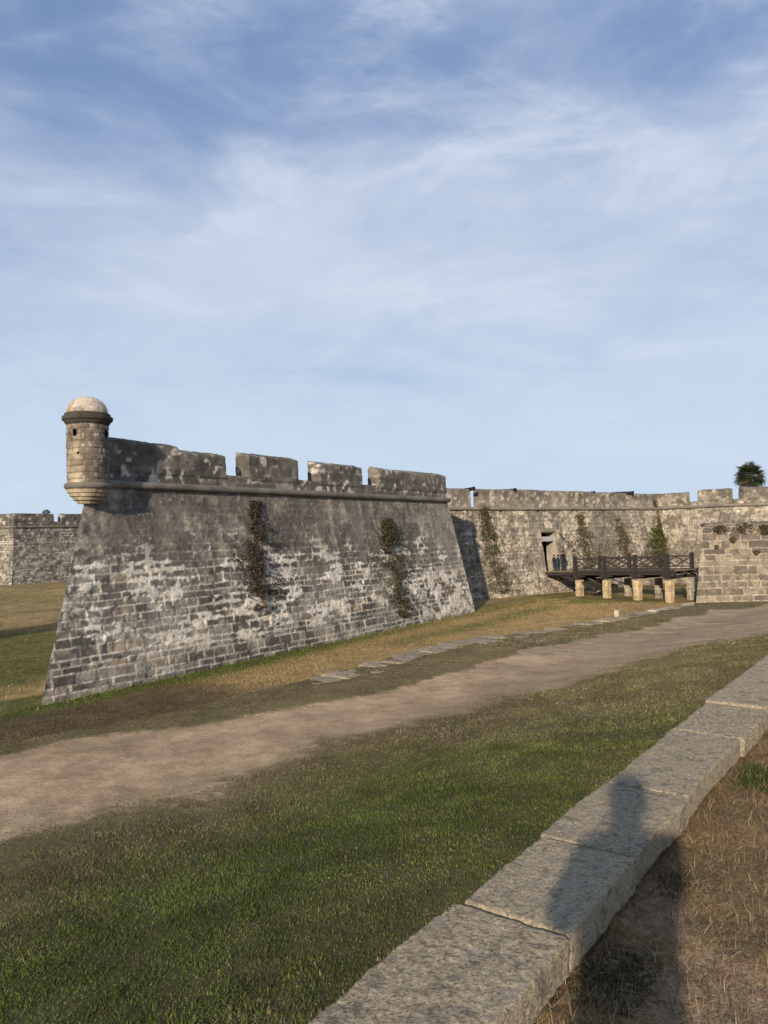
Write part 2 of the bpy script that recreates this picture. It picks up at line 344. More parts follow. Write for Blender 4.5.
def rblock(g, o, ex, ey, ez, sx, sy, sz, res=.08, rad=.04, amp=.02, seed=0, look=None, ash=None, fz=None, col=None, nf=4.0, amp2=0.0):
    """worn, round-edged block: o = centre of its base; ex, ey, ez unit axes; six gridded faces"""
    o = np.asarray(o, float); ex, ey, ez = (np.asarray(e, float) for e in (ex, ey, ez)); hx, hy = sx / 2, sy / 2
    ns = lambda L_: max(3, int(L_ / res) + 2)
    nx, ny, nz = ns(sx), ns(sy), ns(sz)
    lx, ly, lz = np.linspace(-hx, hx, nx), np.linspace(-hy, hy, ny), np.linspace(0, sz, nz)
    r = min(rad, sx / 2.1, sy / 2.1, sz / 2.1)
    for ax, sg in ((0, 1), (0, -1), (1, 1), (1, -1), (2, 1), (2, -1)):
        if ax == 0: A, B = np.meshgrid(ly, lz); p = np.stack([np.full_like(A, sg * hx), A, B], -1); flip = sg < 0
        elif ax == 1: A, B = np.meshgrid(lx, lz); p = np.stack([A, np.full_like(A, sg * hy), B], -1); flip = sg > 0
        else: A, B = np.meshgrid(lx, ly); p = np.stack([A, B, np.full_like(A, sz if sg > 0 else 0.0)], -1); flip = sg < 0
        sh = A.shape; p = p.reshape(-1, 3)
        q = np.stack([np.clip(p[:, 0], -hx + r, hx - r), np.clip(p[:, 1], -hy + r, hy - r), np.clip(p[:, 2], r, sz - r)], 1)
        dv = p - q; ln = np.linalg.norm(dv, axis=1, keepdims=True); nrm = dv / np.maximum(ln, 1e-6); p = q + nrm * r
        if fz: p = fz(p)
        wp = o + p[:, :1] * ex + p[:, 1:2] * ey + p[:, 2:] * ez
        wn = nrm[:, :1] * ex + nrm[:, 1:2] * ey + nrm[:, 2:] * ez
        f = fbm(wp[:, 0] * nf, wp[:, 1] * nf, wp[:, 2] * nf, o=4, seed=seed, g=.55) - .5
        off = amp * 2 * f
        if amp2: off = off + amp2 * 2 * (fbm(wp[:, 0] * 45, wp[:, 1] * 45, wp[:, 2] * 45, o=3, seed=seed + 3, g=.65) - .5)
        if look is not None:
            t, mo, dk, wm, rel = look(wp @ ex + wp @ ey, wp[:, 2], ash, 1.0); C = np.stack([t, mo, dk, wm], 1); off = off + rel * .6
        else:
            C = np.tile(col if col is not None else [.5, 0, 0, .5], (len(wp), 1))
        wp = wp + wn * off[:, None]
        Q = gq(*sh)
        if flip: Q = Q[:, ::-1]
        g.add(wp, Q, None, C)
    return g

# ------------------------------------------------------------------ fort geometry (metres; moat floor is z = 0, camera eye z = 6)
A0 = v2(-12.64, 27.04); B0 = v2(6.65, 55.03)
d = (B0 - A0) / np.linalg.norm(B0 - A0); m = v2(-d[1], d[0])          # along the bastion face; from the camera towards it
UP = v2(0, 0, 1)
cdir = v2(.835, .55); cdir /= np.linalg.norm(cdir); bdir = v2(cdir[1], -cdir[0])   # curtain line; outward from the curtain
K0 = v2(10.14, 65.97)                                                  # a point on the curtain's foot
def line_x(p, u, q, w):                                                # intersection of two plan lines
    A_ = np.array([[u[0], -w[0]], [u[1], -w[1]]]); t = np.linalg.solve(A_, (q - p)[:2]); return p + u * t[0]
def inset(pts, k):                                                     # plan polyline moved inwards (to its left) by k
    out = []
    for i in range(len(pts)):
        if i == 0: e = pts[1] - pts[0]; e /= np.linalg.norm(e); out.append(pts[0] + k * v2(-e[1], e[0])); continue
        if i == len(pts) - 1: e = pts[-1] - pts[-2]; e /= np.linalg.norm(e); out.append(pts[-1] + k * v2(-e[1], e[0])); continue
        e = pts[i] - pts[i - 1]; e /= np.linalg.norm(e); f = pts[i + 1] - pts[i]; f /= np.linalg.norm(f)
        out.append(line_x(pts[i - 1] + k * v2(-e[1], e[0]), e, pts[i] + k * v2(-f[1], f[0]), f))
    return out
def at_z(p, z): return v2(p[0], p[1], z)
def cordon(name, pts, z, mat, parent, rad=.17, out=.10, seed=0, closed=False, col=(.3, .05, .75, .1)):
    """half-round stone string course along a plan polyline"""
    g = G(); th = np.linspace(0, 2 * math.pi, 13)[:-1]
    off = inset(pts, -out)
    rows = []
    for i in range(len(pts) - 1):
        n = max(2, int(np.linalg.norm(off[i + 1] - off[i]) / .35))
        for k in range(n + (i == len(pts) - 2)):
            f = k / n; c = off[i] * (1 - f) + off[i + 1] * f; e = off[i + 1] - off[i]; e = e / np.linalg.norm(e); nn = v2(e[1], -e[0])
            rr = rad * (1 + .25 * (fbm(c[:1] * 2.1, c[1:2] * 2.1, o=3, seed=seed)[0] - .5)); dz = .03 * (fbm(c[:1] * .5, c[1:2] * .5, o=2, seed=seed + 4)[0] - .5)
            rows.append(np.array([[c[0] + nn[0] * rr * math.cos(t), c[1] + nn[1] * rr * math.cos(t), z + dz + rr * math.sin(t)] for t in th]))
    V = np.array(rows); nr = len(V); idx = np.arange(nr * 12).reshape(nr, 12); a = idx[:-1]; b = idx[1:]
    Q = np.stack([a, np.roll(a, -1, 1), np.roll(b, -1, 1), b], -1).reshape(-1, 4)[:, ::-1]
    C = np.tile(col, (nr * 12, 1)); C[:, 0] = _h((np.arange(nr) // 3).repeat(12), np.zeros(nr * 12), np.zeros(nr * 12), 5)
    C[:, 2] = np.clip(C[:, 2] + .5 * (fbm(V.reshape(-1, 3)[:, 0] * .8, V.reshape(-1, 3)[:, 1] * .8, o=3, seed=9) - .5), 0, 1)
    g.add(V.reshape(-1, 3), Q, None, C); return g.build(name, mat, parent, True)
def wallrun(name, mat, parent, pts, k, z1, specs, hole=None, cap=True, z0=-.15):
    """battered masonry along a plan polyline (inside on its left), capped"""
    g = G(); top = inset(pts, k)
    for i in range(len(pts) - 1):
        res, look, ash = specs[i]
        face(g, at_z(pts[i], z0), at_z(pts[i + 1], z0), at_z(top[i], z1), at_z(top[i + 1], z1), res, look, ash, hole=(hole[1] if hole and hole[0] == i else None))
    if cap:
        c = np.mean(top, 0); V = [at_z(p, z1 - .05) for p in top] + [at_z(c, z1 - .05)]; n = len(top)
        g.add(V, None, [[i, i + 1, n] for i in range(n - 1)] + [[n - 1, 0, n]], np.tile([.5, 0, .4, .2], (n + 1, 1)))
    return g.build(name, mat, parent, True), top
def merlon(parent, mat, p, e, n_in, s0, s1, z0, z1, thick, spl, look, ash, seed, name='merlon', rise=0.0, res=.09, slope=.22):
    """parapet block from s0 to s1 along e; cheeks splay, top slopes down outwards"""
    g = G(); L_ = s1 - s0; H = z1 - z0
    def fz(q):
        q = q.copy(); f = (q[:, 1] + thick / 2) / thick                  # 0 outer face, 1 inner face
        half = L_ / 2; q[:, 0] = q[:, 0] + np.sign(q[:, 0]) * spl * f * np.abs(q[:, 0]) / half
        zf = q[:, 2] / H
        q[:, 2] = q[:, 2] + zf * (slope * (f - .25) + rise * (.5 - q[:, 0] / L_) + .07 * (fbm(q[:, 0] * .7 + seed, q[:, 1], o=3, seed=seed) - .5))
        q[:, 1] = q[:, 1] + .05 * zf * (1 - f)
        return q
    pr = .012 if name == 'merlon' else 0
    o = p + e * (s0 + s1) / 2 + n_in * (thick / 2 - pr); o[2] = z0
    rblock(g, o, e, n_in, UP, L_, thick, H, res, .07, .035, seed, look, ash, fz)
    return g.build(name, mat, parent, True)

# ---- nearest bastion
bast = thing('bastion', 'nearest stone bastion with round sentry turret on its corner', 'bastion', tuple(A0))
Ldir = v2(math.cos(R(110)), math.sin(R(110)))
flank_end = line_x(B0, -bdir, K0, cdir)
KB = 1.6; ZC = 8.25
ptsB = [A0 + Ldir * 30 + m * 0, A0, B0, flank_end + (-bdir) * 2.0]
ash1 = Ashlar(11, .24, .44, .34, 1.15); ash2 = Ashlar(23, .26, .42, .4, .9); ash3 = Ashlar(37, .42, .66, .7, 1.7); ash4 = Ashlar(41, .4, .55, .7, 1.4)
def look_par(a, z, ash, Lt):
    t, mo, dk, wm, rel = look_near(a, z * 0 + 7.2 + (z - 9) * .3, ash, Lt); dj, t, h = ash(a, z)
    n = fbm(a * 1.2, z * 1.5, o=5, seed=71, g=.6); n3 = fbm(a * 3.4, z * 3.4, o=4, seed=75)
    dk = np.clip(.78 + .9 * (n - .5) + .3 * (h - .5) - .5 * (n3 - .5), .05, .97); mo = np.clip(.5 * ss(n3 + .4 * (n - .5), .66, .76) + .3 * np.exp(-(dj / .025) ** 2) * ss(n3, .5, .65), 0, .8)
    return t, mo, dk * (1 - mo), .12 + 0 * t, (h - .5) * .03 - .025 * np.exp(-(dj / .03) ** 2) + .05 * (n3 - .5)
scarp, topB = wallrun('scarp', M_bast, bast, ptsB, KB, ZC, [(.3, look_near, ash1), (.05, look_near, ash1), (.1, look_near, ash1)])
cordon('cordon', topB, ZC + .08, M_bast, bast, seed=2)
ptop = inset(topB, .04)
pA, pB = ptop[1], ptop[2]; Lp = np.linalg.norm(pB - pA); s_off = float((pA - A0) @ d)
Z_SILL = 9.08
def S(s): return s - s_off                          # distances along the face measured from the foot of the corner
merlon(bast, M_bast, pA, d, m, -.15, Lp + .0, ZC + .1, Z_SILL, 1.0, 0, look_par, ash4, 101, 'parapet', slope=0)
rl = merlon(bast, M_bast, pA, d, m, S(7.9), S(10.87), Z_SILL - .2, 10.06, .85, .15, look_par, ash4, 102)
merlon(bast, M_bast, pA, d, m, -.1, S(7.93), Z_SILL - .2, 10.28, .95, .05, look_par, ash4, 103, rise=.10)
for i, (a, b, zt) in enumerate(((12.48, 16.35, 10.24), (18.24, 22.38, 10.18), (24.25, 32.95, 10.20))):
    merlon(bast, M_bast, pA, d, m, S(a), S(b), Z_SILL - .2, zt, .85, .22, look_par, ash4, 110 + i)
# flank and left-face parapets
merlon(bast, M_bast, pB, -bdir, -cdir, 1.0, 7.5, ZC + .1, 10.15, .9, 0, look_par, ash4, 120, 'parapet')
nl = v2(Ldir[1], -Ldir[0])
merlon(bast, M_bast, pA + Ldir * 15.5, Ldir, nl, -14.4, 14, ZC + .1, 10.25, .9, 0, look_par, ash4, 121, 'parapet')

# ---- sentry turret on the corner (part of the bastion)
def lathe(g, c, prof, seg, colf, amp=0.0, seed=0, skip=None):
    th = np.linspace(0, 2 * math.pi, seg + 1)[:-1]; pr = np.array(prof, float); n = len(pr)
    TH, Ri = np.meshgrid(th, pr[:, 0]); Zi = np.repeat(pr[:, 1:2], seg, 1)
    V = np.stack([c[0] + Ri * np.cos(TH), c[1] + Ri * np.sin(TH), Zi], -1).reshape(-1, 3)
    C, rel = colf(TH.ravel(), Zi.ravel(), Ri.ravel())
    if amp:
        f = (fbm(V[:, 0] * 5, V[:, 1] * 5, V[:, 2] * 5, o=4, seed=seed) - .5) * 2 * amp + rel
        V[:, 0] += np.cos(TH.ravel()) * f; V[:, 1] += np.sin(TH.ravel()) * f
    idx = np.arange(n * seg).reshape(n, seg); a, b = idx[:-1], idx[1:]
    Q = np.stack([a, np.roll(a, -1, 1), np.roll(b, -1, 1), b], -1).reshape(-1, 4)
    if skip:
        keep = np.ones((n - 1, seg), bool)
        for (r0, r1, c0, c1) in skip:
            for cc in range(c0, c1): keep[r0:r1, cc % seg] = False
        Q = Q[keep.ravel()]
    g.add(V, Q, None, C); return V.reshape(n, seg, 3)
tcx, tcy = -12.12, 30.3
T_ = (tcx + .02, tcy)
zs = np.linspace(8.28, 10.70, 121)
def c_shaft(th, z, r):
    dj, t, h = Ashlar(63, .2, .3, .3, .6)(th * .84 + 3, z); n = fbm(np.cos(th) * 2 + 5, np.sin(th) * 2, z * .9, o=5, seed=66, g=.6); n3 = fbm(np.cos(th) * 6, np.sin(th) * 6, z * 5, o=3, seed=68)
    east_shade = ss(np.cos(th - R(-20)), .1, .95)  # shade on the turret's east side, put into the stone colour
    dk = np.clip(.45 * ss(z, 9.9, 10.7) + .65 * ss(n, .48, .62) + .95 * east_shade + .35 * ss(n3, .52, .66) + .55 * np.exp(-(dj / .022) ** 2) + .35 * (h > .7) - .08, 0, .85)
    wm = .25 + .5 * ss(n3, .5, .7)
    return np.stack([t, .35 * ss(n3, .6, .75), dk, wm], 1), (h - .5) * .022 - .028 * np.exp(-(dj / .025) ** 2)
gs = G(); seg = 120
# windows: (row range, first column) around angles seen from the path
def col_at(deg): return int(round((deg % 360) / 360 * seg))
wins = [(93, 107, col_at(254) - 2, col_at(254) + 2), (93, 107, col_at(354) - 2, col_at(354) + 2), (57, 62, col_at(263) - 1, col_at(263) + 1)]
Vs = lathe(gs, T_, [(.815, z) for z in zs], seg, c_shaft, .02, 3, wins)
sentry = gs.build('sentry_turret', M_sent, bast, True)
for (r0, r1, c0, c1) in wins:
    w = G(); q = [Vs[r0, c0 % seg], Vs[r0, c1 % seg], Vs[r1, c1 % seg], Vs[r1, c0 % seg]]
    cen = np.mean(q, 0); nn = v2(tcx - cen[0], tcy - cen[1]); nn /= np.linalg.norm(nn); q2 = [p + nn * .38 for p in q]
    w.add(q + q2, [[0, 1, 5, 4], [1, 2, 6, 5], [2, 3, 7, 6], [3, 0, 4, 7], [4, 5, 6, 7]]); w.build('window', M_dark, sentry)
def c_corb(th, z, r):
    n = fbm(np.cos(th) * 2, np.sin(th) * 2, z * 2, o=4, seed=70); east_shade = ss(np.cos(th - R(-20)), .3, .95)  # the same east-side shade put into the corbel colour
    return np.stack([n, 0 * n, np.clip(.5 * ss(n, .5, .65) + .5 * east_shade, 0, .8), .3 + 0 * n], 1), 0 * n
def c_dark(th, z, r):
    n = fbm(np.cos(th) * 3, np.sin(th) * 3, z * 3, o=4, seed=72)
    return np.stack([n, .1 + 0 * n, np.clip(1.05 + (n - .5) * 1.0, 0, 1), .1 + 0 * n], 1), 0 * n
gc = G(); pc = [(.05, 7.44), (.42, 7.46), (.47, 7.57), (.58, 7.60), (.62, 7.72), (.71, 7.75), (.74, 7.87), (.80, 7.90), (.83, 8.03), (.87, 8.06)]
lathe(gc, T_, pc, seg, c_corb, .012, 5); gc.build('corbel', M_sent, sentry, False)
gc = G(); lathe(gc, T_, [(.82, 8.05), (.88, 8.07), (.92, 8.12), (.93, 8.18), (.915, 8.25), (.87, 8.29), (.80, 8.30)], seg, c_dark, .012, 6); gc.build('base_ring', M_bast, sentry, True)
gc = G(); lathe(gc, T_, [(.80, 10.66), (.83, 10.70), (.88, 10.76), (.90, 10.82), (.97, 10.87), (.985, 10.96), (.97, 11.02), (.89, 11.04), (.88, 11.14), (.83, 11.16), (.78, 11.17)], seg, c_dark, .02, 7); gc.build('cornice', M_corn, sentry, False)
def c_dome(th, z, r):
    n = fbm(np.cos(th) * 1.5 + 3, np.sin(th) * 1.5, z * 2, o=4, seed=80, g=.6); n3 = fbm(np.cos(th) * 6 * r, np.sin(th) * 6 * r, z * 6, o=3, seed=81)
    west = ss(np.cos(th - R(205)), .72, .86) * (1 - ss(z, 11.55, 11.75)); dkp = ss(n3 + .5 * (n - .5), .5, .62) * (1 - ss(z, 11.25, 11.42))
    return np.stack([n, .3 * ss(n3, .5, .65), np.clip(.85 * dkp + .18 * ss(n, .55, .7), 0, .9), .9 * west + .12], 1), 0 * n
gc = G(); ph = np.linspace(0, math.pi / 2 * .985, 16)
lathe(gc, T_, [(.805 * math.cos(p) ** .92, 11.13 + .74 * math.sin(p)) for p in ph], seg, c_dome, .012, 8); gc.build('dome', M_dome, sentry, True)

# ---- curtain with gateway
r0_, r1_ = -11.0, 26.6
curt = thing('curtain_wall', 'long pale stone wall with the gateway, beyond the footbridge', 'fort wall', tuple(K0 + cdir * 6))
cA, cB = K0 + cdir * r0_, K0 + cdir * r1_
ZK = 7.92; KC = 1.4; Lc = r1_ - r0_
GR0, GR1, GZ0, GZ1 = 6.25, 8.15, 1.95, 5.70        # gateway along the wall and in height
hz = lambda z: (z + .15) / (ZK + .15)
hole = ((GR0 - r0_) / Lc, (GR1 - r0_) / Lc, hz(GZ0), hz(GZ1))
g = G(); cAt, cBt = cA - bdir * KC, cB - bdir * KC
face(g, at_z(cA, -.15), at_z(cB, -.15), at_z(cAt, ZK), at_z(cBt, ZK), .085, look_curt, ash2, hole)
g.add([at_z(cAt, ZK - .04), at_z(cBt, ZK - .04), at_z(cBt - bdir * 9, ZK - .04), at_z(cAt - bdir * 9, ZK - .04)], [[0, 1, 2, 3]])
g.build('scarp', M_curt, curt, True)
cordon('cordon', [cAt, cBt], ZK + .08, M_curt, curt, .15, .08, 4, col=(.3, .05, .7, .1))
def look_cpar(a, z, ash, Lt):
    dj, t, h = ash(a, z); n = fbm(a * .9, z * 1.2, o=5, seed=91, g=.6); n3 = fbm(a * 3.2, z * 3.6, o=4, seed=93)
    mo = .35 * ss(n3 + .3 * (n - .5), .64, .74)
    dk = np.clip(.62 + 1.5 * (n - .5) + .3 * (h - .5) + .25 * ss(z, 8.8, 9.6) - .5 * ss(n3, .55, .7), .03, .95) * (1 - mo)
    return t, mo, dk, .1 + .3 * ss(n3, .5, .7), (h - .5) * .04 - .02 * np.exp(-(dj / .03) ** 2) + .08 * (n3 - .5)
cp = cAt - bdir * .02
ctop = [(2.0, 9.15, 9.80, 0), (10.35, 18.0, 9.80, -.03), (18.03, 24.2, 9.74, -.02), (24.23, 30.5, 9.66, 0), (30.53, 37.4, 9.62, -.08)]
for i, (a, b, zt, rs) in enumerate(ctop):
    merlon(curt, M_curt, cp, cdir, -bdir, a, b, ZK + .1, zt, 1.1, .03, look_cpar, ash2, 130 + i, 'parapet', rise=rs, res=.12, slope=.12)
# gateway: passage, door leaves, beam, raised board
def gpt(r, z, dep):                                # a point of the gateway: along, up, inwards from the wall face
    f = (z + .15) / (ZK + .15); return at_z(K0 + cdir * r - bdir * (KC * f + dep), z)
gw = G(); dep = .75
c4 = [(GR0, GZ0), (GR1, GZ0), (GR1, GZ1), (GR0, GZ1)]
V = [gpt(r, z, -.0) for r, z in c4] + [at_z(K0 + cdir * r - bdir * (KC + dep), z) for r, z in c4]
gw.add(V, [[0, 4, 5, 1], [1, 5, 6, 2], [2, 6, 7, 3], [3, 7, 4, 0]], None, np.tile([.6, .1, .1, .3], (8, 1)))
gate = gw.build('gateway', M_curt, curt)
gk = G(); o5 = [at_z(K0 + cdir * r - bdir * (KC + dep), z) for r, z in ((GR0 - 2, GZ0 - .02), (GR1 + 2, GZ0 - .02), (GR1 + 2, GZ1 + .6), (GR0 - 2, GZ1 + .6))]; o6 = [p - bdir * 6 for p in o5]
gk.add(o5 + o6, [[0, 4, 5, 1], [1, 5, 6, 2], [2, 6, 7, 3], [3, 7, 4, 0], [4, 7, 6, 5]]); gk.build('passage', M_dark, gate)
gd = G(); o = K0 + cdir * (GR0 + GR1) / 2 - bdir * (KC + dep + 2.6); o[2] = GZ0
for k in range(9): rblock(gd, o + cdir * (k - 4) * .215, cdir, bdir, UP, .205, .07, GZ1 - GZ0, .5, .01, 0)
gd.build('door', M_door, gate)
gb = G(); o = K0 + cdir * (GR0 + GR1) / 2 - bdir * (KC * .6 + .30); o[2] = 4.86
rblock(gb, o, cdir, bdir, UP, GR1 - GR0 - .02, .12, .46, .3, .02, .004); gb.build('lintel_board', M_lint, gate)
# pale stone frame over the gate: pilasters, small pediment slab, worn shield panel
for r_, w_ in ((GR0 - .35, .5), (GR1 + .4, .6)):
    gp = G(); o = K0 + cdir * r_ - bdir * (KC * .42 - .0); o[2] = 2.0
    def shear(q): q = q.copy(); q[:, 1] -= (q[:, 2] - 1.6) * KC / (ZK + .15); return q
    rblock(gp, o, cdir, bdir, UP, w_, .24, 4.2, .12, .03, .02, 9, look_curt, ash2, shear); gp.build('pilaster', M_curt, curt)
gp = G(); o = K0 + cdir * 7.2 - bdir * (KC * .80 - .02); o[2] = 5.78
def shear2(q): q = q.copy(); q[:, 1] -= (q[:, 2]) * KC / (ZK + .15); return q
rblock(gp, o, cdir, bdir, UP, 3.1, .34, .26, .1, .04, .02, 12, None, None, shear2, [.4, .0, .6, .3]); gp.build('entablature', M_curt, curt, True)
gp = G(); o = K0 + cdir * 7.5 - bdir * (KC * .87 - .0); o[2] = 6.08
rblock(gp, o, cdir, bdir, UP, 1.0, .26, 1.6, .07, .05, .03, 14, None, None, shear2, [.9, .15, .05, .5]); gp.build('carved_panel', M_curt, curt, True)

# ---- far bastion beyond the curtain
fb = thing('bastion', 'distant pale bastion at the right, behind the low outwork and below the palm', 'bastion', tuple(cB))
cB0 = K0 + cdir * 23.9; F1 = cB0 + bdir * 7.6; F2 = F1 + v2(math.cos(R(3)), math.sin(R(3))) * 30
ptsF = [cB0 - bdir * 1.5, F1, F2]
_, topF = wallrun('scarp', M_curt, fb, ptsF, 1.4, ZK + .05, [(.1, look_curt, ash2), (.12, look_curt, ash2)])
cordon('cordon', topF, ZK + .12, M_curt, fb, .15, .08, 5, col=(.3, .05, .7, .1))
qF = inset(topF, .05); e2 = (F2 - F1) / np.linalg.norm(F2 - F1); n2_ = v2(-e2[1], e2[0])
merlon(fb, M_curt, qF[0], bdir, cdir, -.2, 8.0, ZK + .15, 8.62, 1.0, 0, look_cpar, ash2, 140, 'parapet', slope=0, res=.12)
merlon(fb, M_curt, qF[0], bdir, cdir, .0, 2.9, 8.58, 9.62, .9, .02, look_cpar, ash2, 141, res=.12, slope=.1)
merlon(fb, M_curt, qF[0], bdir, cdir, 4.35, 7.75, 8.58, 9.74, .9, .05, look_cpar, ash2, 142, res=.12, slope=.1)
merlon(fb, M_curt, qF[1], e2, n2_, .15, 28, ZK + .15, 8.66, 1.0, 0, look_cpar, ash2, 143, 'parapet', slope=0, res=.15)
merlon(fb, M_curt, qF[1], e2, n2_, 1.2, 9.5, 8.62, 9.82, .9, .12, look_cpar, ash2, 144, res=.12, slope=.1)
merlon(fb, M_curt, qF[1], e2, n2_, 10.4, 18.5, 8.62, 9.85, .9, .12, look_cpar, ash2, 145, res=.15, slope=.1)

# ---- far-left bastion across the grass
lb = thing('bastion', 'far bastion at the left edge, beyond the brown grass behind the turret', 'bastion', (-50.8, 100.8, 0))
Lc0 = v2(-50.9, 101.0); ptsL = [Lc0 + v2(-1, .38) * 22, Lc0, Lc0 + d * 34]
_, topL = wallrun('scarp', M_bast, lb, ptsL, 1.5, 7.9, [(.14, look_far, ash2), (.14, look_far, ash2)])
cordon('cordon', topL, 7.98, M_bast, lb, .15, .08, 6)
qL = inset(topL, .04); eL = topL[0] - topL[1]; eL /= np.linalg.norm(eL)
merlon(lb, M_bast, qL[1], d, m, .0, 30, 8.0, 8.72, 1.0, 0, look_par, ash2, 150, 'parapet', slope=0, res=.2)
for i, (a, b) in enumerate(((.05, 6.0), (7.2, 13.2), (14.4, 22))): merlon(lb, M_bast, qL[1], d, m, a, b, 8.69, 9.85, .95, .1, look_par, ash2, 151 + i, res=.2, slope=.1)
nL = v2(-eL[1], eL[0]); nL = nL if nL[1] > 0 else -nL
merlon(lb, M_bast, qL[1], eL, nL, .8, 18, 8.0, 9.75, .9, 0, look_par, ash2, 156, 'parapet', res=.2)

# ---- ravelin (low outwork) at the right, where the bridge lands
rv = thing('ravelin', 'low squared-block stone outwork with pale mortar joints, at the right end of the footbridge', 'fort outwork', (24.0, 57.0, 0))
Rc = v2(23.75, 57.0); ptsR = [Rc + v2(.52, .854) * 14, Rc, Rc + v2(1, -.02) * 26]
_, topR = wallrun('scarp', M_rav, rv, ptsR, .6, 5.95, [(.2, look_rav, ash3), (.05, look_rav, ash3)])
cordon('coping', topR, 6.0, M_rav, rv, .06, -.06, 8, col=(.4, .1, .6, .1))
gR = G(); eR = v2(1, -.02); eR /= np.linalg.norm(eR)
merlon(rv, M_rav, topR[1] + v2(.1, .4), eR, v2(.02, 1), .2, 24, 5.9, 6.22, .9, 0, look_rav, ash3, 160, 'parapet', slope=.05, res=.12)

# ------------------------------------------------------------------ ground: (s, p) = along / across the covered way
def SP(s, p, z): s, p, z = np.broadcast_arrays(s, p, z); return np.stack([s * d[0] + p * m[0], s * d[1] + p * m[1], z], -1)
def edge_p(s):                                     # moat edge of the covered way
    s = np.asarray(s, float)
    e = 10.25 + 1.1 * np.exp(-((s - 3.5) / 4.5) ** 2) + .12 * (fbm(s * .7, s * 0, o=3, seed=201) - .5)
    return np.where(s > 45.3, e - 1.45 * (s - 45.3), e)
def base_z(s): return np.interp(s, [-30, 17, 22, 27.5, 36, 44.5, 60], [3.05, 2.98, 2.68, 2.32, 1.92, 1.56, 1.50])
def zin(s, p):                                     # height of the covered way
    z = base_z(s) + .62 * (1 - ss(p, 1.0, 6.8)) + .5 * (1 - ss(p, 1, 5)) * ss(s, 20, 40)
    z = z + .10 * (fbm(s * .35, p * .5, o=4, seed=210) - .5) + .03 * (fbm(s * 2, p * 2, o=3, seed=212) - .5)
    return z - .05 * dirt(s, p)
def dirt(s, p):
    w = 1.1 * (fbm(s * .35, p * .35, o=4, seed=220) - .5) + .8 * (fbm(s * 1.3, p * 1.3, o=4, seed=221) - .5)
    lo = np.interp(s, [-10, 4, 6, 9, 11, 13, 16, 19, 23, 26, 34, 46, 60], [8.0, 7.7, 7.1, 6.7, 6.1, 5.5, 4.7, 3.7, 2.3, 1.6, 1.0, .5, 0]); hi = np.interp(s, [-10, 4, 5.7, 7.6, 9.9, 11.7, 14.3, 21, 34, 40, 46, 50], [11.8, 11.5, 11.2, 10.0, 8.9, 8.4, 8.0, 7.9, 8.0, 7.7, 6.0, 4.0])
    hi = np.minimum(hi, edge_p(s) - .5)
    return ss(p + w, lo - 1.3, lo + 1.1) * (1 - ss(p + .7 * w, hi - .5, hi + .35))
def ground_cols(s, p):                             # green, dirt, dark brown, gold on the covered way
    n = fbm(s * .3, p * .45, o=4, seed=230); n2 = fbm(s * 1.2, p * 1.2, o=4, seed=231)
    g_ = np.clip(1.04 - .092 * np.maximum(s - 2.4, 0) + 1.5 * (n - .5) + .9 * (n2 - .5), .16, 1) * (1 - .75 * ss(p, 4.6, 6.6))
    dt = dirt(s, p); lo = 6.6
    k = .50 * np.exp(-((p - 5.8 + 1.8 * (n2 - .5)) / 1.0) ** 2) * (1 - .6 * ss(s, 9, 16)) + .5 * ss(p, 8.9, 9.7) * (1 - ss(dt, .3, .8)) * ss(n2, .4, .6)
    gold = np.clip(.25 * ss(s, 8, 16) * (1 - ss(p, 5, 7)) + .5 * (n2 - .45), 0, .6)
    return np.stack([g_, dt, np.clip(k, 0, 1), gold], -1)
def thatch_shade(s, p, C):                                # dark thatchy soil, and shade between the blades, put into the turf colour
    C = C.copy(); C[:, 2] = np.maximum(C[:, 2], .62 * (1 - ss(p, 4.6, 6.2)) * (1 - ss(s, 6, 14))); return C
sv = np.concatenate([np.arange(-18, 0, .4), np.arange(0, 14, .09), np.arange(14, 51.4, .22)]); tv = np.linspace(0, 1, 120)
Sg, Tg = np.meshgrid(sv, tv); Pg = 1.25 + (edge_p(Sg) - 1.25) * Tg
Zg = zin(Sg, Pg); Zg[-1] -= .05
Vg = SP(Sg, Pg, Zg).reshape(-1, 3); Cg = thatch_shade(Sg.ravel(), Pg.ravel(), ground_cols(Sg.ravel(), Pg.ravel())); Qg = gq(*Sg.shape)[:, ::-1]
dq = Cg[Qg, 1].mean(1) > .55
def submesh(name, V, Q, C, mat):
    u, inv = np.unique(Q, return_inverse=True); return mk(name, V[u], inv.reshape(Q.shape), mat, None, C[u], True)
kind(submesh('covered_way_ground', Vg, Qg[~dq], Cg, M_gnd), 'structure')
kind(submesh('path', Vg, Qg[dq], Cg, M_gnd), 'structure')
# outer ground beside the low wall
def zout(s, p): return 4.285 - .10 * np.maximum(-p - 1.5, 0) - .015 * np.exp(-((p - 1.0) / .25) ** 2) + .09 * (fbm(s * .8, p * .8, o=4, seed=240) - .5) + .05 * (fbm(s * 4, p * 4, o=4, seed=241) - .5)
so_, po_ = np.meshgrid(np.concatenate([np.arange(-18, 0, .4), np.arange(0, 9, .05), np.arange(9, 51.4, .4)]), np.concatenate([np.arange(-25, -3, .5), np.arange(-3, 1.36, .05)]))
n_ = fbm(so_ * .7, po_ * .7, o=4, seed=245).ravel(); n2 = fbm(so_ * 2, po_ * 2, o=4, seed=246).ravel()
Co = np.stack([.25 * ss(n_, .55, .7), .70 * ss(n2, .42, .62), .32 * ss(n2, .5, .35), .75 + 0 * n_], -1)
kind(mk('glacis_ground', SP(so_, po_, zout(so_, po_)).reshape(-1, 3), gq(*so_.shape), M_gnd, None, Co, True), 'structure')
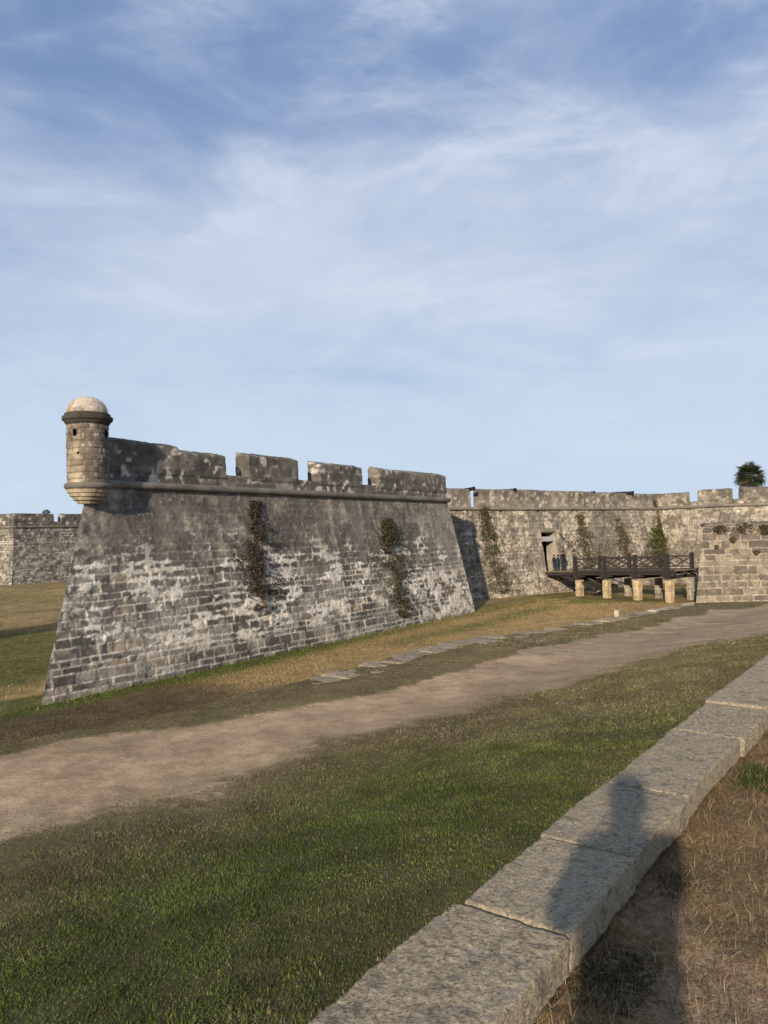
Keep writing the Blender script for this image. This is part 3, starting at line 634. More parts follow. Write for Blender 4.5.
# moat floor and the land beyond: one sheet
xs = np.concatenate([[-2500, -900, -300, -150], np.arange(-100, 50, .45), [60, 90, 160, 300, 900, 2500]]); ys = np.concatenate([[-2500, -600, -100, -20], np.arange(4, 112, .45), [130, 200, 500, 1200, 2500]])
X, Y = np.meshgrid(xs, ys); s_ = X * d[0] + Y * d[1]; p_ = X * m[0] + Y * m[1]
def moat_cols(X, Y):
    s_ = X * d[0] + Y * d[1]; p_ = X * m[0] + Y * m[1]; sa = s_ - float(A0 @ d)
    n = fbm(X * .12, Y * .12, o=4, seed=250); n2 = fbm(X * .6, Y * .6, o=4, seed=251)
    pf = 25.75 - p_
    gr = .95 * np.exp(-np.maximum(pf - .5 - .35 * np.exp(-((sa - 6) / 7) ** 2), 0) ** 2 / .9) * (pf > -2) * (1 - .5 * ss(sa, 12, 30))
    band = .55 * np.exp(-((pf - (2.6 + 1.0 * ss(sa, 14, 26))) / 1.0) ** 2) * ss(sa, 13, 24) * (sa < 40)
    left = ss(-X, 13.5, 16) * ss(Y, 26, 33) * (1 - ss(Y + 8 * (n2 - .5), 47, 54)) * .9
    nearb = .6 * ss(Y, 58, 61) * ss(X, 12, 15) * ss(n2, .35, .5)
    far = .55 * ss(n, .5, .62) * ss(-X, 13, 20)
    g_ = np.clip(np.maximum.reduce([gr, band, left, nearb, far * .6]) + .2 * (n2 - .5), 0, 1)
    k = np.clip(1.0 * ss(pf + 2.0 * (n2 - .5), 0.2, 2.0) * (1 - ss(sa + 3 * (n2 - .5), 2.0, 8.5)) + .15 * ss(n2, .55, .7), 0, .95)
    gold = np.clip(.75 + .6 * (n - .5) - .4 * (n2 - .5), .2, 1)
    return np.stack([g_, 0 * g_, k, gold], -1)
Zm = .07 * (fbm(X * .25, Y * .25, o=4, seed=260) - .5) + .06 * (fbm(X * 1.1, Y * 1.1, o=3, seed=261) - .5)
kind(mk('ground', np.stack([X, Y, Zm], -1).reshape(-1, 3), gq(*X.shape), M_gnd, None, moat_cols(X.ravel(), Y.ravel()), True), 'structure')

# ---- counterscarp: the moat's outer retaining wall, with flat edge stones
cs_ = thing('retaining_wall', 'sunken moat edge wall topped with flat broken grey stones beside the dirt path', 'retaining wall', tuple(SP(np.array(12.), np.array(10.), np.array(0.))))
sw = np.arange(-18, 51.4, .25); tz = np.linspace(0, 1, 16); SW, TZ = np.meshgrid(sw, tz)
topz = zin(SW, edge_p(SW)) - .06
PW = edge_p(SW) + .02 + .25 * (1 - TZ) + .10 * (fbm(SW * 2, TZ * 8, o=3, seed=270) - .5)
dj, t, h = ash2(SW.ravel(), (TZ * topz).ravel())
mk('masonry', SP(SW, PW, -.1 + TZ * (topz + .1)).reshape(-1, 3), gq(*SW.shape)[:, ::-1], M_bast, cs_, np.stack([t, .6 * np.exp(-(dj / .04) ** 2), .4 + .4 * (h - .5), .2 + 0 * t], 1), True)
s_c = 11.6; k = 0
while s_c < 45.0:
    L_ = random.uniform(.45, 1.25); w_ = random.uniform(.62, .95) * (1 if s_c < 22 else .85); sm = s_c + L_ / 2
    if random.random() > .04:
        pe = float(edge_p(np.array([sm]))[0]) + random.uniform(-.12, .08); zt = float(zin(np.array([sm]), np.array([pe - .4]))[0])
        slope = float(base_z(s_c + L_) - base_z(s_c)) / L_
        ex = v2(d[0], d[1], slope); ex = ex / np.linalg.norm(ex); an = random.uniform(-.08, .08); ey = m + d * an; ez = np.cross(ex, ey); ez /= np.linalg.norm(ez)
        g = G(); o = SP(np.array(sm), np.array(pe - w_ / 2 + .05), np.array(zt - .228 + random.uniform(-.025, .035)))
        rblock(g, o, ex, ey, ez, L_ + .06, w_, .24, .035, .035, .06, 300 + k, None, None, lambda q: np.stack([q[:, 0] + .16 * (fbm(q[:, 1] * 2 + k, q[:, 0] * 0, o=3, seed=k) - .5), q[:, 1] + .25 * (fbm(q[:, 0] * 2 + k, q[:, 0] * 0, o=3, seed=k + 9) - .5), q[:, 2]], 1), [random.uniform(0, 1), .0, random.uniform(.25, .65), .3], 4, .014)
        g.build('edge_stone', M_cop, cs_, True)
    s_c += L_; k += 1
# two loose pale stones on the edge
for (s0, p0, sx, sy, sz, lab) in ((32.9, 10.25, .26, .2, .34, 'small upright pale stone on the moat edge in front of the bridge'), (37.6, 9.9, .7, .45, .16, 'flat pale stone slab lying on the moat edge near the bridge end')):
    z0 = float(zin(np.array([s0]), np.array([p0]))[0]) - .05; g = G()
    rblock(g, SP(np.array(s0), np.array(p0), np.array(z0)), d, m, UP, sx, sy, sz, .04, .025, .03, 340, None, None, None, [.7, .35, .1, .2]); o = g.build('edge_marker' if sz > .3 else 'stone_slab', M_curt, None, True)
    tag(o, lab, 'stone')

# ------------------------------------------------------------------ the low wall in the foreground
lw = thing('low_wall', 'low coquina wall of rough grey coping blocks running along the right foreground', 'low wall', tuple(SP(np.array(2.), np.array(1.3), np.array(4.2))))
wd = d - m * .035; wd /= np.linalg.norm(wd); wm_ = v2(-wd[1], wd[0])
W0 = SP(np.array(0.), np.array(1.415), np.array(0.))                  # wall centre line at s = 0
joints = [-6.2, -5.0, -4.1, -3.0, -2.05, -1.0, -.15, .85, 1.80, 2.745, 3.557, 4.51, 5.95, 7.0, 8.3, 9.5, 10.7, 11.9, 13.2, 14.3, 15.5, 16.8, 18, 19.3, 20.6, 22]
rw = random.Random(5)
for i in range(len(joints) - 1):
    a, b = joints[i], joints[i + 1]; near = -1 < a < 8
    w_ = .49 + rw.uniform(-.015, .02); off = rw.uniform(-.012, .012); h_ = .145 + rw.uniform(-.01, .012); tilt = rw.uniform(-.010, .010)
    g = G(); ex = wd + UP * tilt; ex = ex / np.linalg.norm(ex); ez = np.cross(ex, wm_)
    o = W0 + wd * (a + b) / 2 + wm_ * off; o[2] = 4.45 - h_ + rw.uniform(-.006, .008)
    def wobble(q, i=i):
        q = q.copy(); q[:, 1] += .014 * (fbm(q[:, 0] * 3 + i * 7, q[:, 2] * 0 + (q[:, 1] > 0) * 5, o=4, seed=350 + i) - .5) * np.abs(q[:, 1]) / .22 * 2
        return q
    rblock(g, o, ex, wm_, ez, b - a - .014, w_, h_, .010 if near else .05, .014, .008, 360 + i, None, None, wobble, [rw.uniform(0, 1), 0, rw.choice([.02, .08, .2, .12]), rw.choice([.1, .35, .6])], 8, .0065 if near else 0)
    g.build('coping_block', M_cop, lw, True)
g = G()
for a in np.arange(-6.2, 22, 1.0):
    o = W0 + wd * (a + .5); o[2] = 2.6
    rblock(g, o, wd, wm_, UP, 1.02, .38, 1.72, .03 if -1 < a < 8 else .15, .03, .028, 400, None, None, None, [.6, .55, .15, .2], 6)
g.build('base_course', M_cop, lw, True)
g = G()
for i, j in enumerate(joints[1:-1]):
    o = W0 + wd * j; o[2] = 4.45 - .13
    rblock(g, o, wd, wm_, UP, .028, .43, .118, .02, .008, .006, 410 + i, None, None, None, [.5, .55, .1, .1], 12)
g.build('mortar_joint', M_cop, lw, True)

# ------------------------------------------------------------------ grass and straw
def blades(n, pos, hgt, wid, colr, lean=.5, flat=0.0, seed=0):
    r = np.random.default_rng(seed); an = r.uniform(0, 2 * math.pi, n); la = r.uniform(0, 2 * math.pi, n)
    ln = np.abs(r.normal(0, lean, n)); dirv = np.stack([np.cos(la) * ln, np.sin(la) * ln, np.ones(n) * (1 - flat)], 1); dirv /= np.linalg.norm(dirv, axis=1, keepdims=True)
    side = np.stack([np.cos(an), np.sin(an), 0 * an], 1) * wid[:, None] / 2
    mid = pos + dirv * hgt[:, None] * .55; tip = pos + dirv * hgt[:, None]; tip[:, 2] -= hgt * .12 * ln; tip[:, 0] += .25 * hgt * np.cos(la) * ln; tip[:, 1] += .25 * hgt * np.sin(la) * ln
    V = np.stack([pos - side, pos + side, mid + side * .7, mid - side * .7, tip], 1).reshape(-1, 3); b = np.arange(n) * 5
    Q = np.stack([b, b + 1, b + 2, b + 3], 1); T = np.stack([b + 3, b + 2, b + 4], 1); C = np.repeat(np.concatenate([colr, np.ones((n, 1))], 1), 5, 0)
    return V, Q, T, C
def pick(w, pal, r):                               # random colours from a palette, weights per blade
    pal = np.array(pal); return pal[(np.cumsum(w, 1) > r.random(len(w))[:, None]).argmax(1)]
PAL = [(.068, .096, .018), (.122, .150, .037), (.160, .142, .062), (.25, .195, .118), (.135, .104, .068)]
def lawn():
    r = np.random.default_rng(50); VV = G()
    for (s0, s1, n, hs, ws) in ((-3, 1, 130000, .034, .0075), (1, 4.5, 400000, .028, .0065), (4.5, 9, 360000, .028, .0075), (9, 18, 240000, .030, .011), (18, 34, 70000, .05, .022), (34, 47, 14000, .06, .03)):
        s = r.uniform(s0, s1, n); p = 1.45 + r.random(n) ** .92 * (edge_p(s) - 1.5); dt = dirt(s, p)
        gc_ = ground_cols(s, p); cl = fbm(s * 5, p * 5, o=3, seed=280)
        keep = r.random(n) > np.clip(dt * 1.02 + .35 * gc_[:, 2], 0, .997)
        keep &= r.random(n) < (.72 + .5 * ss(cl, .35, .6))
        s, p, gc_, cl, dt = s[keep], p[keep], gc_[keep], cl[keep], dt[keep]; n = len(s)
        gr = gc_[:, 0]; w = np.stack([gr * .70, gr * .62, .30 * (1 - gr) + .05, .30 * (1 - gr) + .015, .25 * gc_[:, 2] + .04], 1); w /= w.sum(1, keepdims=True)
        c = pick(w, PAL, r) * r.uniform(.7, 1.25, (n, 1)) * (.78 + .45 * ss(fbm(s * 2.2, p * 2.2, o=4, seed=285, g=.65), .33, .67))[:, None]
        far = ss(p, 6.3, 7.2); hh = hs * r.uniform(.5, 1.4, n) * (.8 + .4 * ss(cl, .4, .7)) * (1 - .35 * far)
        pos = SP(s, p, zin(s, p) - .004); V, Q, T, C = blades(n, pos, hh, ws * r.uniform(.7, 1.4, n), c, 1.9, 0, int(s0) + 60); VV.add(V, Q, T, C)
    return VV.build('lawn_grass', M_blade)
o = lawn(); kind(o, 'stuff'); tag(o, 'short green and brown turf between the low wall and the dirt path', 'grass')
def straw():
    r = np.random.default_rng(51); VV = G(); n = 240000
    s = r.uniform(.3, 8.5, n); p = r.uniform(-2.6, 1.12, n); z = zout(s, p)
    c = pick(np.tile([.01, .03, .34, .30, .32], (n, 1)), [(.05, .07, .02), (.09, .10, .03), (.28, .19, .10), (.44, .315, .19), (.13, .088, .052)], r) * r.uniform(.6, 1.3, (n, 1))
    V, Q, T, C = blades(n, SP(s, p, z + r.uniform(0, .02, n)), r.uniform(.02, .10, n), r.uniform(.0016, .0036, n), c, 2.8, .78, 70); VV.add(V, Q, T, C)
    return VV.build('dry_straw', M_blade)
o = straw(); kind(o, 'stuff'); tag(o, 'brown dry straw on the ground to the right of the low wall', 'straw')
def pebbles():
    r = np.random.default_rng(58); n = 9000; s = r.uniform(-1, 26, n) ; p = r.uniform(5.5, 10.5, n); k = (dirt(s, p) > .25) & (r.random(n) < np.clip(9 / (np.hypot(s, p)), .2, 1)); s, p = s[k], p[k]; n = len(s)
    z = r.uniform(.002, .008, n) * (1 + 1.0 * (r.random(n) > .96)); th = np.arange(5) * 2 * math.pi / 5
    c = SP(s, p, zin(s, p)); ring = c[:, None, :] + (z[:, None] * r.uniform(.6, 1.3, (n, 5)))[..., None] * np.stack([np.cos(th), np.sin(th), 0 * th], -1)[None]
    top = c + np.stack([0 * z, 0 * z, z * .8], 1); V = np.concatenate([ring, top[:, None]], 1).reshape(-1, 3); b = np.arange(n)[:, None] * 6
    T = np.concatenate([b + [[i, (i + 1) % 5, 5]] for i in range(5)]); C = np.repeat(np.concatenate([np.array([(.30, .23, .16), (.40, .31, .21), (.16, .12, .085), (.46, .38, .28)])[r.integers(0, 4, n)], np.ones((n, 1))], 1), 6, 0)
    g = G(); g.add(V, None, T, C)
    n = 9000; s = r.uniform(-1, 24, n); p = r.uniform(5, 10.5, n); k = r.random(n) < np.clip(.25 + 1.0 * np.abs(dirt(s, p) - 1), 0, .9) * np.clip(9 / np.hypot(s, p), .3, 1); s, p = s[k], p[k]; n = len(s)
    Vb, Q, T, Cb = blades(n, SP(s, p, zin(s, p) + .003), r.uniform(.02, .07, n), r.uniform(.003, .006, n), np.array([(.30, .22, .13), (.2, .15, .08), (.12, .09, .05), (.4, .31, .2)])[r.integers(0, 4, n)], 2.5, .75, 59); g.add(Vb, Q, T, Cb)
    return g.build('path_litter', M_blade)
o = pebbles(); kind(o, 'stuff'); tag(o, 'pebbles and dry grass bits scattered over the dirt path', 'litter')
def moatgrass():
    r = np.random.default_rng(52); VV = G(); n = 150000
    sa = r.uniform(-16, 46, n); pf = r.uniform(0, 14.5, n) * r.random(n) ** .25; pos = np.array(A0)[None] + sa[:, None] * d + (-pf)[:, None] * m
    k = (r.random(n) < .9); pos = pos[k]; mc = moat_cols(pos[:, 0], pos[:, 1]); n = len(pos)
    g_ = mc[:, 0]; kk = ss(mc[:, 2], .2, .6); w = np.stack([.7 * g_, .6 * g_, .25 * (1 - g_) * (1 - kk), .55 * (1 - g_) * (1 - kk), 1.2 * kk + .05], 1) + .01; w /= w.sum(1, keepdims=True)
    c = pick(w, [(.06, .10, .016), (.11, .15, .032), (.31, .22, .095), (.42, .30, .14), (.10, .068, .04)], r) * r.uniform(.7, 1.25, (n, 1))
    pos[:, 2] = -.01; foot = np.exp(-(25.75 - (pos @ m)) ** 2 / .3)
    V, Q, T, C = blades(n, pos, r.uniform(.04, .10, n) * (1 + 1.2 * foot), r.uniform(.012, .025, n), c, .6, 0, 75); VV.add(V, Q, T, C)
    n = 40000; xx = r.uniform(-60, -12, n); yy = r.uniform(28, 96, n); keep = (xx + 12.6) * Ldir[1] - (yy - 27) * Ldir[0] < -.1; pos = np.stack([xx, yy, 0 * xx - .01], 1)[keep]; mc = moat_cols(pos[:, 0], pos[:, 1]); n = len(pos); g_ = mc[:, 0]
    w = np.stack([.7 * g_, .6 * g_, .3 * (1 - g_), .6 * (1 - g_), .05 + 0 * g_], 1) + .01; w /= w.sum(1, keepdims=True)
    c = pick(w, [(.06, .10, .016), (.11, .15, .032), (.31, .22, .095), (.42, .30, .14), (.10, .068, .04)], r) * r.uniform(.7, 1.25, (n, 1))
    V, Q, T, C = blades(n, pos, r.uniform(.05, .11, n), r.uniform(.03, .06, n), c, .6, 0, 76); VV.add(V, Q, T, C)
    return VV.build('moat_grass', M_blade)
o = moatgrass(); kind(o, 'stuff'); tag(o, 'golden brown and green grass covering the dry moat floor', 'grass')

def tuft(s, p, n, rad, hgt, pal, lab, outer=True, seed=0):
    r = np.random.default_rng(seed); ss_ = s + r.normal(0, rad, n).clip(-1.5 * rad, 1.5 * rad); pp = p + r.normal(0, rad * .55, n).clip(-.8 * rad, .8 * rad)
    if outer: pp = np.minimum(pp, 1.14 - .035 * ss_)
    zf = zout if outer else zin
    c = np.array(pal)[r.integers(0, len(pal), n)] * r.uniform(.6, 1.3, (n, 1)); g = G()
    V, Q, T, C = blades(n, SP(ss_, pp, zf(ss_, pp) - .01), hgt * r.uniform(.3, 1.2, n), r.uniform(.004, .011, n), c, .7, 0, seed); g.add(V, Q, T, C)
    return tag(g.build('weed_tuft', M_leaf), lab, 'weeds', 'weeds along the foot of the low wall')
GP = [(.045, .07, .018), (.07, .10, .028), (.10, .11, .04)]; BP = [(.16, .12, .065), (.22, .16, .09), (.06, .07, .03)]
tuft(2.85, .93, 1300, .14, .05, GP + GP + BP, 'small green weeds at the wall foot in the person-shaped shadow', True, 81)
tuft(2.35, .88, 500, .12, .05, BP + GP[:1], 'brown and green weeds at the nearest visible foot of the low wall', True, 82)
tuft(5.55, .78, 1500, .17, .08, GP, 'bright green tuft beside the low wall at the right edge of the photo', True, 83)
tuft(3.75, .93, 450, .09, .05, BP, 'dry brown grass tuft at the wall foot just beyond the shadow', True, 84)

# ------------------------------------------------------------------ plants rooted in the walls
def wall_plant(p0, e, n_out, batter, a, zpts, lab, seed, nleaf=1400, pal=None, leaf=.13, gap=.46, depth=.35):
    """leafy growth on a wall: zpts = (height, centre shift, half width)"""
    r = np.random.default_rng(seed); zp = np.array(zpts, float); base = p0 + e * (a + zp[0, 1]); base[2] = zp[0, 0]
    root = thing('wall_plant', lab, 'plant', tuple(base - n_out * batter * 0), 'plants growing on the fort walls')
    pal = np.array(pal if pal is not None else [(.045, .05, .022), (.065, .07, .03), (.10, .095, .045), (.13, .10, .06)])
    z = r.uniform(zp[0, 0], zp[-1, 0], nleaf); c = np.interp(z, zp[:, 0], zp[:, 1]); w = np.interp(z, zp[:, 0], zp[:, 2])
    q = r.normal(0, .62, nleaf).clip(-1.7, 1.7); al = a + c + q * w * (.55 + .9 * fbm(z * 1.3, z * 0, o=3, seed=seed + 1))
    cl = fbm(al * 2.6, z * 2.2, z * 0 + seed, o=4, seed=seed, g=.6); k = cl > gap + .06 * np.abs(q) - .0; z, al, q, cl, w = z[k], al[k], q[k], cl[k], w[k]; n = len(z)
    out = depth * r.random(n) ** 1.3 * (1 - .5 * np.abs(q)) * np.clip(w / .8, .35, 1.2) + .05
    pos = p0 + al[:, None] * e + n_out * (out - batter * np.maximum(z, 0))[:, None]; pos[:, 2] = z
    g = G(); sz = leaf * r.uniform(.5, 1.25, n)
    t1 = r.normal(0, 1, (n, 3)); t1 /= np.linalg.norm(t1, axis=1, keepdims=True); t2 = np.cross(t1, r.normal(0, 1, (n, 3))); t2 /= np.linalg.norm(t2, axis=1, keepdims=True)
    V = np.stack([pos - t1 * sz[:, None] * .5, pos + t2 * sz[:, None] * .28, pos + t1 * sz[:, None] * .5, pos - t2 * sz[:, None] * .28], 1).reshape(-1, 3)
    C = np.repeat(np.concatenate([pal[r.integers(0, len(pal), n)] * r.uniform(.65, 1.35, (n, 1)), np.ones((n, 1))], 1), 4, 0)
    g.add(V, np.arange(4 * n).reshape(-1, 4), None, C); g.build('foliage', M_leaf, root)
    gs = G()
    for i in range(9):
        zz = np.linspace(zp[0, 0], zp[0, 0] + (zp[-1, 0] - zp[0, 0]) * r.uniform(.5, .97), 12); cc = np.interp(zz, zp[:, 0], zp[:, 1]); ww = np.interp(zz, zp[:, 0], zp[:, 2])
        f = np.linspace(.1, 1, 12) * r.uniform(-.7, .7); x = a + cc + f * ww + .06 * r.normal(0, 1, 12); ou = .05 + .12 * r.random(12) - batter * zz
        P = p0 + x[:, None] * e + n_out * ou[:, None]; P[:, 2] = zz
        for (u, v) in zip(P[:-1], P[1:]): bar(gs, u, v, .025, .025)
    gs.build('stem', M_stem, root); return root
def bar(g, a, b, w, h, up=None, col=None):         # square bar between two points
    a, b = np.asarray(a, float), np.asarray(b, float); e = b - a; e = e / np.linalg.norm(e); u = np.array([0, 0, 1.0]) if up is None else up
    if abs(e @ u) > .95: u = np.array([cdir[0], cdir[1], 0])
    s = np.cross(e, u); s /= np.linalg.norm(s); t = np.cross(s, e); s = s * w / 2; t = t * h / 2
    V = [a - s - t, a + s - t, a + s + t, a - s + t, b - s - t, b + s - t, b + s + t, b - s + t]
    g.add(V, [[0, 3, 2, 1], [4, 5, 6, 7], [0, 1, 5, 4], [1, 2, 6, 5], [2, 3, 7, 6], [3, 0, 4, 7]], None, None if col is None else np.tile(col, (8, 1)))
bB = KB / (ZC + .15); bC = KC / (ZK + .15)
DK = [(.050, .050, .028), (.070, .064, .036), (.10, .085, .05), (.055, .06, .025)]
wall_plant(A0, d, -m, bB, 12.0, [(2.2, .2, .5), (3.2, .1, 1.2), (4.5, .0, 1.5), (5.6, .2, 1.2), (6.6, .5, .6), (7.8, .6, .35)], 'dark straggly plant on the near bastion, left of its middle', 501, 7000, [(.055, .048, .034), (.075, .062, .045), (.10, .082, .06), (.05, .052, .028)], .13, .46, .35)
wall_plant(A0, d, -m, bB, 24.0, [(.7, .4, .5), (2.2, .2, 1.2), (3.6, .1, 1.6), (5.0, .1, 1.6), (6.2, .3, .9), (7.0, .4, .3)], 'bushy olive plant on the right half of the near bastion face', 502, 7500, [(.06, .058, .03), (.08, .075, .038), (.11, .09, .055), (.055, .06, .025)], .13, .45, .4)
wall_plant(K0, cdir, bdir, bC, -.3, [(.5, .6, 1.0), (1.8, .3, 1.5), (3.6, .1, 1.6), (5.2, -.1, 1.3), (6.6, -.2, .7), (8.2, -.2, .7)], 'tallest green plant, climbing the pale wall beside the near bastion shadow', 503, 4200, [(.075, .075, .03), (.10, .095, .042), (.13, .115, .06)], .16, .41, .5)
wall_plant(K0, cdir, bdir, bC, 11.8, [(2.2, .3, 1.9), (3.8, .1, 1.7), (5.2, 0, 1.1), (6.4, 0, .5), (7.4, .1, .5)], 'brownish bush on the pale wall just right of the gateway', 504, 1700, [(.13, .11, .06), (.10, .10, .045), (.17, .135, .08)], .2, .42, .5)
wall_plant(K0, cdir, bdir, bC, 17.6, [(2.6, .2, 1.7), (4.2, .1, 1.3), (5.8, 0, .8), (7.0, 0, .35)], 'thin brown plant on the pale wall above the middle of the bridge', 505, 1100, [(.12, .10, .055), (.09, .085, .04), (.15, .12, .07)], .2, .44, .45)
wall_plant(K0, cdir, bdir, bC, 23.4, [(1.6, .2, 1.2), (3.6, .0, 1.8), (5.0, 0, 1.3), (5.9, 0, .5)], 'bright green bush on the pale wall behind the right end of the bridge', 506, 2400, [(.075, .09, .022), (.11, .125, .035), (.06, .065, .02)], .2, .36, .55)
wall_plant(K0, cdir, bdir, bC, 24.2, [(4.6, .1, .35), (6.2, 0, .35), (7.8, -.1, .3), (9.0, -.2, .35)], 'narrow sparse creeper in the corner of the pale wall at the right', 507, 700, DK, .2, .40, .4)
for i, (x, w, z) in enumerate(((2.3, .5, 5.75), (4.1, .6, 5.85), (5.7, .6, 5.7), (7.0, .45, 5.85), (3.2, .3, 4.9), (1.9, .2, 4.4), (4.9, .25, 3.9))):
    pl = ('dark shrub hanging at the top of the outwork wall, leftmost', 'second dark shrub at the top edge of the outwork wall', 'third dark shrub at the top edge of the outwork wall', 'rightmost dark shrub along the top edge of the outwork wall', 'small weed in a joint under the outwork shrubs', 'tiny weed in an outwork joint near its left edge', 'tiny weed low on the outwork wall')[i]
    wall_plant(Rc.copy(), eR, v2(-.02, -1), .6 / 6.1, x, [(z - w * .8, 0, w * .6), (z, 0, w), (z + w * .5, 0, w * .5)], pl, 520 + i, int(500 * w) + 60, DK, .15, .33, .4)

# ------------------------------------------------------------------ timber bridge on masonry piers
bd = v2(20.83 - 17.28, 61.23 - 66.21); bd /= np.linalg.norm(bd); bs = v2(-bd[1], bd[0])        # towards the ravelin; across, away from the camera
br = thing('footbridge', 'dark timber footbridge with crossed railings on pale stone piers over the moat', 'bridge', (19, 63.8, 0))
P1 = v2(17.28, 66.21); BW = 3.0
tz_ = lambda t: 2.05 + (t + 3.6) * .035                                 # deck height along the bridge
def bp(t, w, z): q = P1 + bd * t + bs * w; return v2(q[0], q[1], z)
T0, T1 = -3.9, 9.6; piers_t = [0, 2.96, 6.03, 9.0]
g = G()
for k in range(int((T1 - T0) / .22)):
    t = T0 + .11 + k * .22; g_ = [bp(t, -.15, tz_(t)), bp(t, BW + .15, tz_(t))]; bar(g, g_[0] + UP * random.uniform(-.008, .008), g_[1], .205, .07)
g.build('deck', M_deck, br)
for w in (0.0, BW / 2, BW):
    g = G(); bar(g, bp(T0 + .2, w, tz_(T0) - .20), bp(T1, w, tz_(T1) - .18), .22, .26); g.build('beam', M_wood, br)
for w in (-.17, BW + .17):
    g = G(); bar(g, bp(-.2, w, tz_(0) + .0), bp(T1, w, tz_(T1) + .0), .05, .20); g.build('fascia', M_wood, br)
for t in piers_t:
    for w in (0.05, BW - .05):
        g = G(); o = bp(t, w, -.1); rblock(g, o, bd, bs, UP, .52 if w < 1 else .42, .62, 1.62 + tz_(t) - 2.25, .1, .05, .03, int(600 + t * 3 + w), look_rav, Ashlar(71, .3, .42, .35, .6)); g.C[-6:] = [c * np.array([1, .5, .35, 1]) for c in g.C[-6:]]; g.build('pier', M_pier if w < 1 else M_bast, br, True)  # far piers get the darker stone, their shade put into the colour
    g = G(); bar(g, bp(t, -.55, tz_(t) - .50), bp(t, BW + .55, tz_(t) - .50), .30, .26); bar(g, bp(t - .6, 0, tz_(t) - .40), bp(t + .6, 0, tz_(t) - .40), .3, .12); g.build('cross_beam', M_wood, br)
for w in (-.22, BW + .22):
    tp = [-.25, 2.96, 6.03, 9.0]
    for t in tp:
        g = G(); bar(g, bp(t, w, tz_(t) - .45), bp(t, w, tz_(t) + 1.28), .24, .24); bar(g, bp(t, w, tz_(t) + 1.28), bp(t, w, tz_(t) + 1.36), .28, .28); g.build('post', M_wood, br)
    for t0, t1 in zip(tp[:-1], tp[1:]):
        g = G(); bar(g, bp(t0, w, tz_(t0) + 1.10), bp(t1, w, tz_(t1) + 1.10), .10, .11); bar(g, bp(t0, w, tz_(t0) + .25), bp(t1, w, tz_(t1) + .25), .08, .09); g.build('rail', M_wood, br)
        tm = (t0 + t1) / 2; g = G()
        for a, b in ((t0, tm), (tm, t1)):
            bar(g, bp(a, w, tz_(a) + .3), bp(b, w, tz_(b) + 1.06), .06, .08); bar(g, bp(a, w + .03, tz_(a) + 1.06), bp(b, w + .03, tz_(b) + .3), .06, .08)
        g.build('cross_brace', M_wood, br)
# lifting span: counterweight struts under it, chains above
g = G()
for w in (.2, BW / 2, BW - .2): bar(g, bp(-2.4, w, tz_(-2.4) - .3), bp(1.6, w, .85), .2, .24)
bar(g, bp(1.6, -.1, .75), bp(1.6, BW + .1, .75), .4, .4)
g.build('counterweight_frame', M_wood, br)
def chain(a, b, par):
    g = G(); a, b = np.asarray(a), np.asarray(b); n = int(np.linalg.norm(b - a) / .13); e = (b - a) / np.linalg.norm(b - a)
    for k in range(n):
        c = a + (b - a) * (k + .5) / n; up = UP if k % 2 else bs; s = np.cross(e, up); s /= np.linalg.norm(s)
        for sg in (-1, 1): bar(g, c - e * .075 + s * sg * .03, c + e * .075 + s * sg * .03, .03, .03)
        for sg in (-1, 1): bar(g, c + e * .075 * sg - s * .03, c + e * .075 * sg + s * .03, .03, .03)
    return g.build('chain', M_iron, par)
chain(gpt(8.5, 5.75, -.05), bp(-.7, BW - .1, tz_(0) + .05), br)

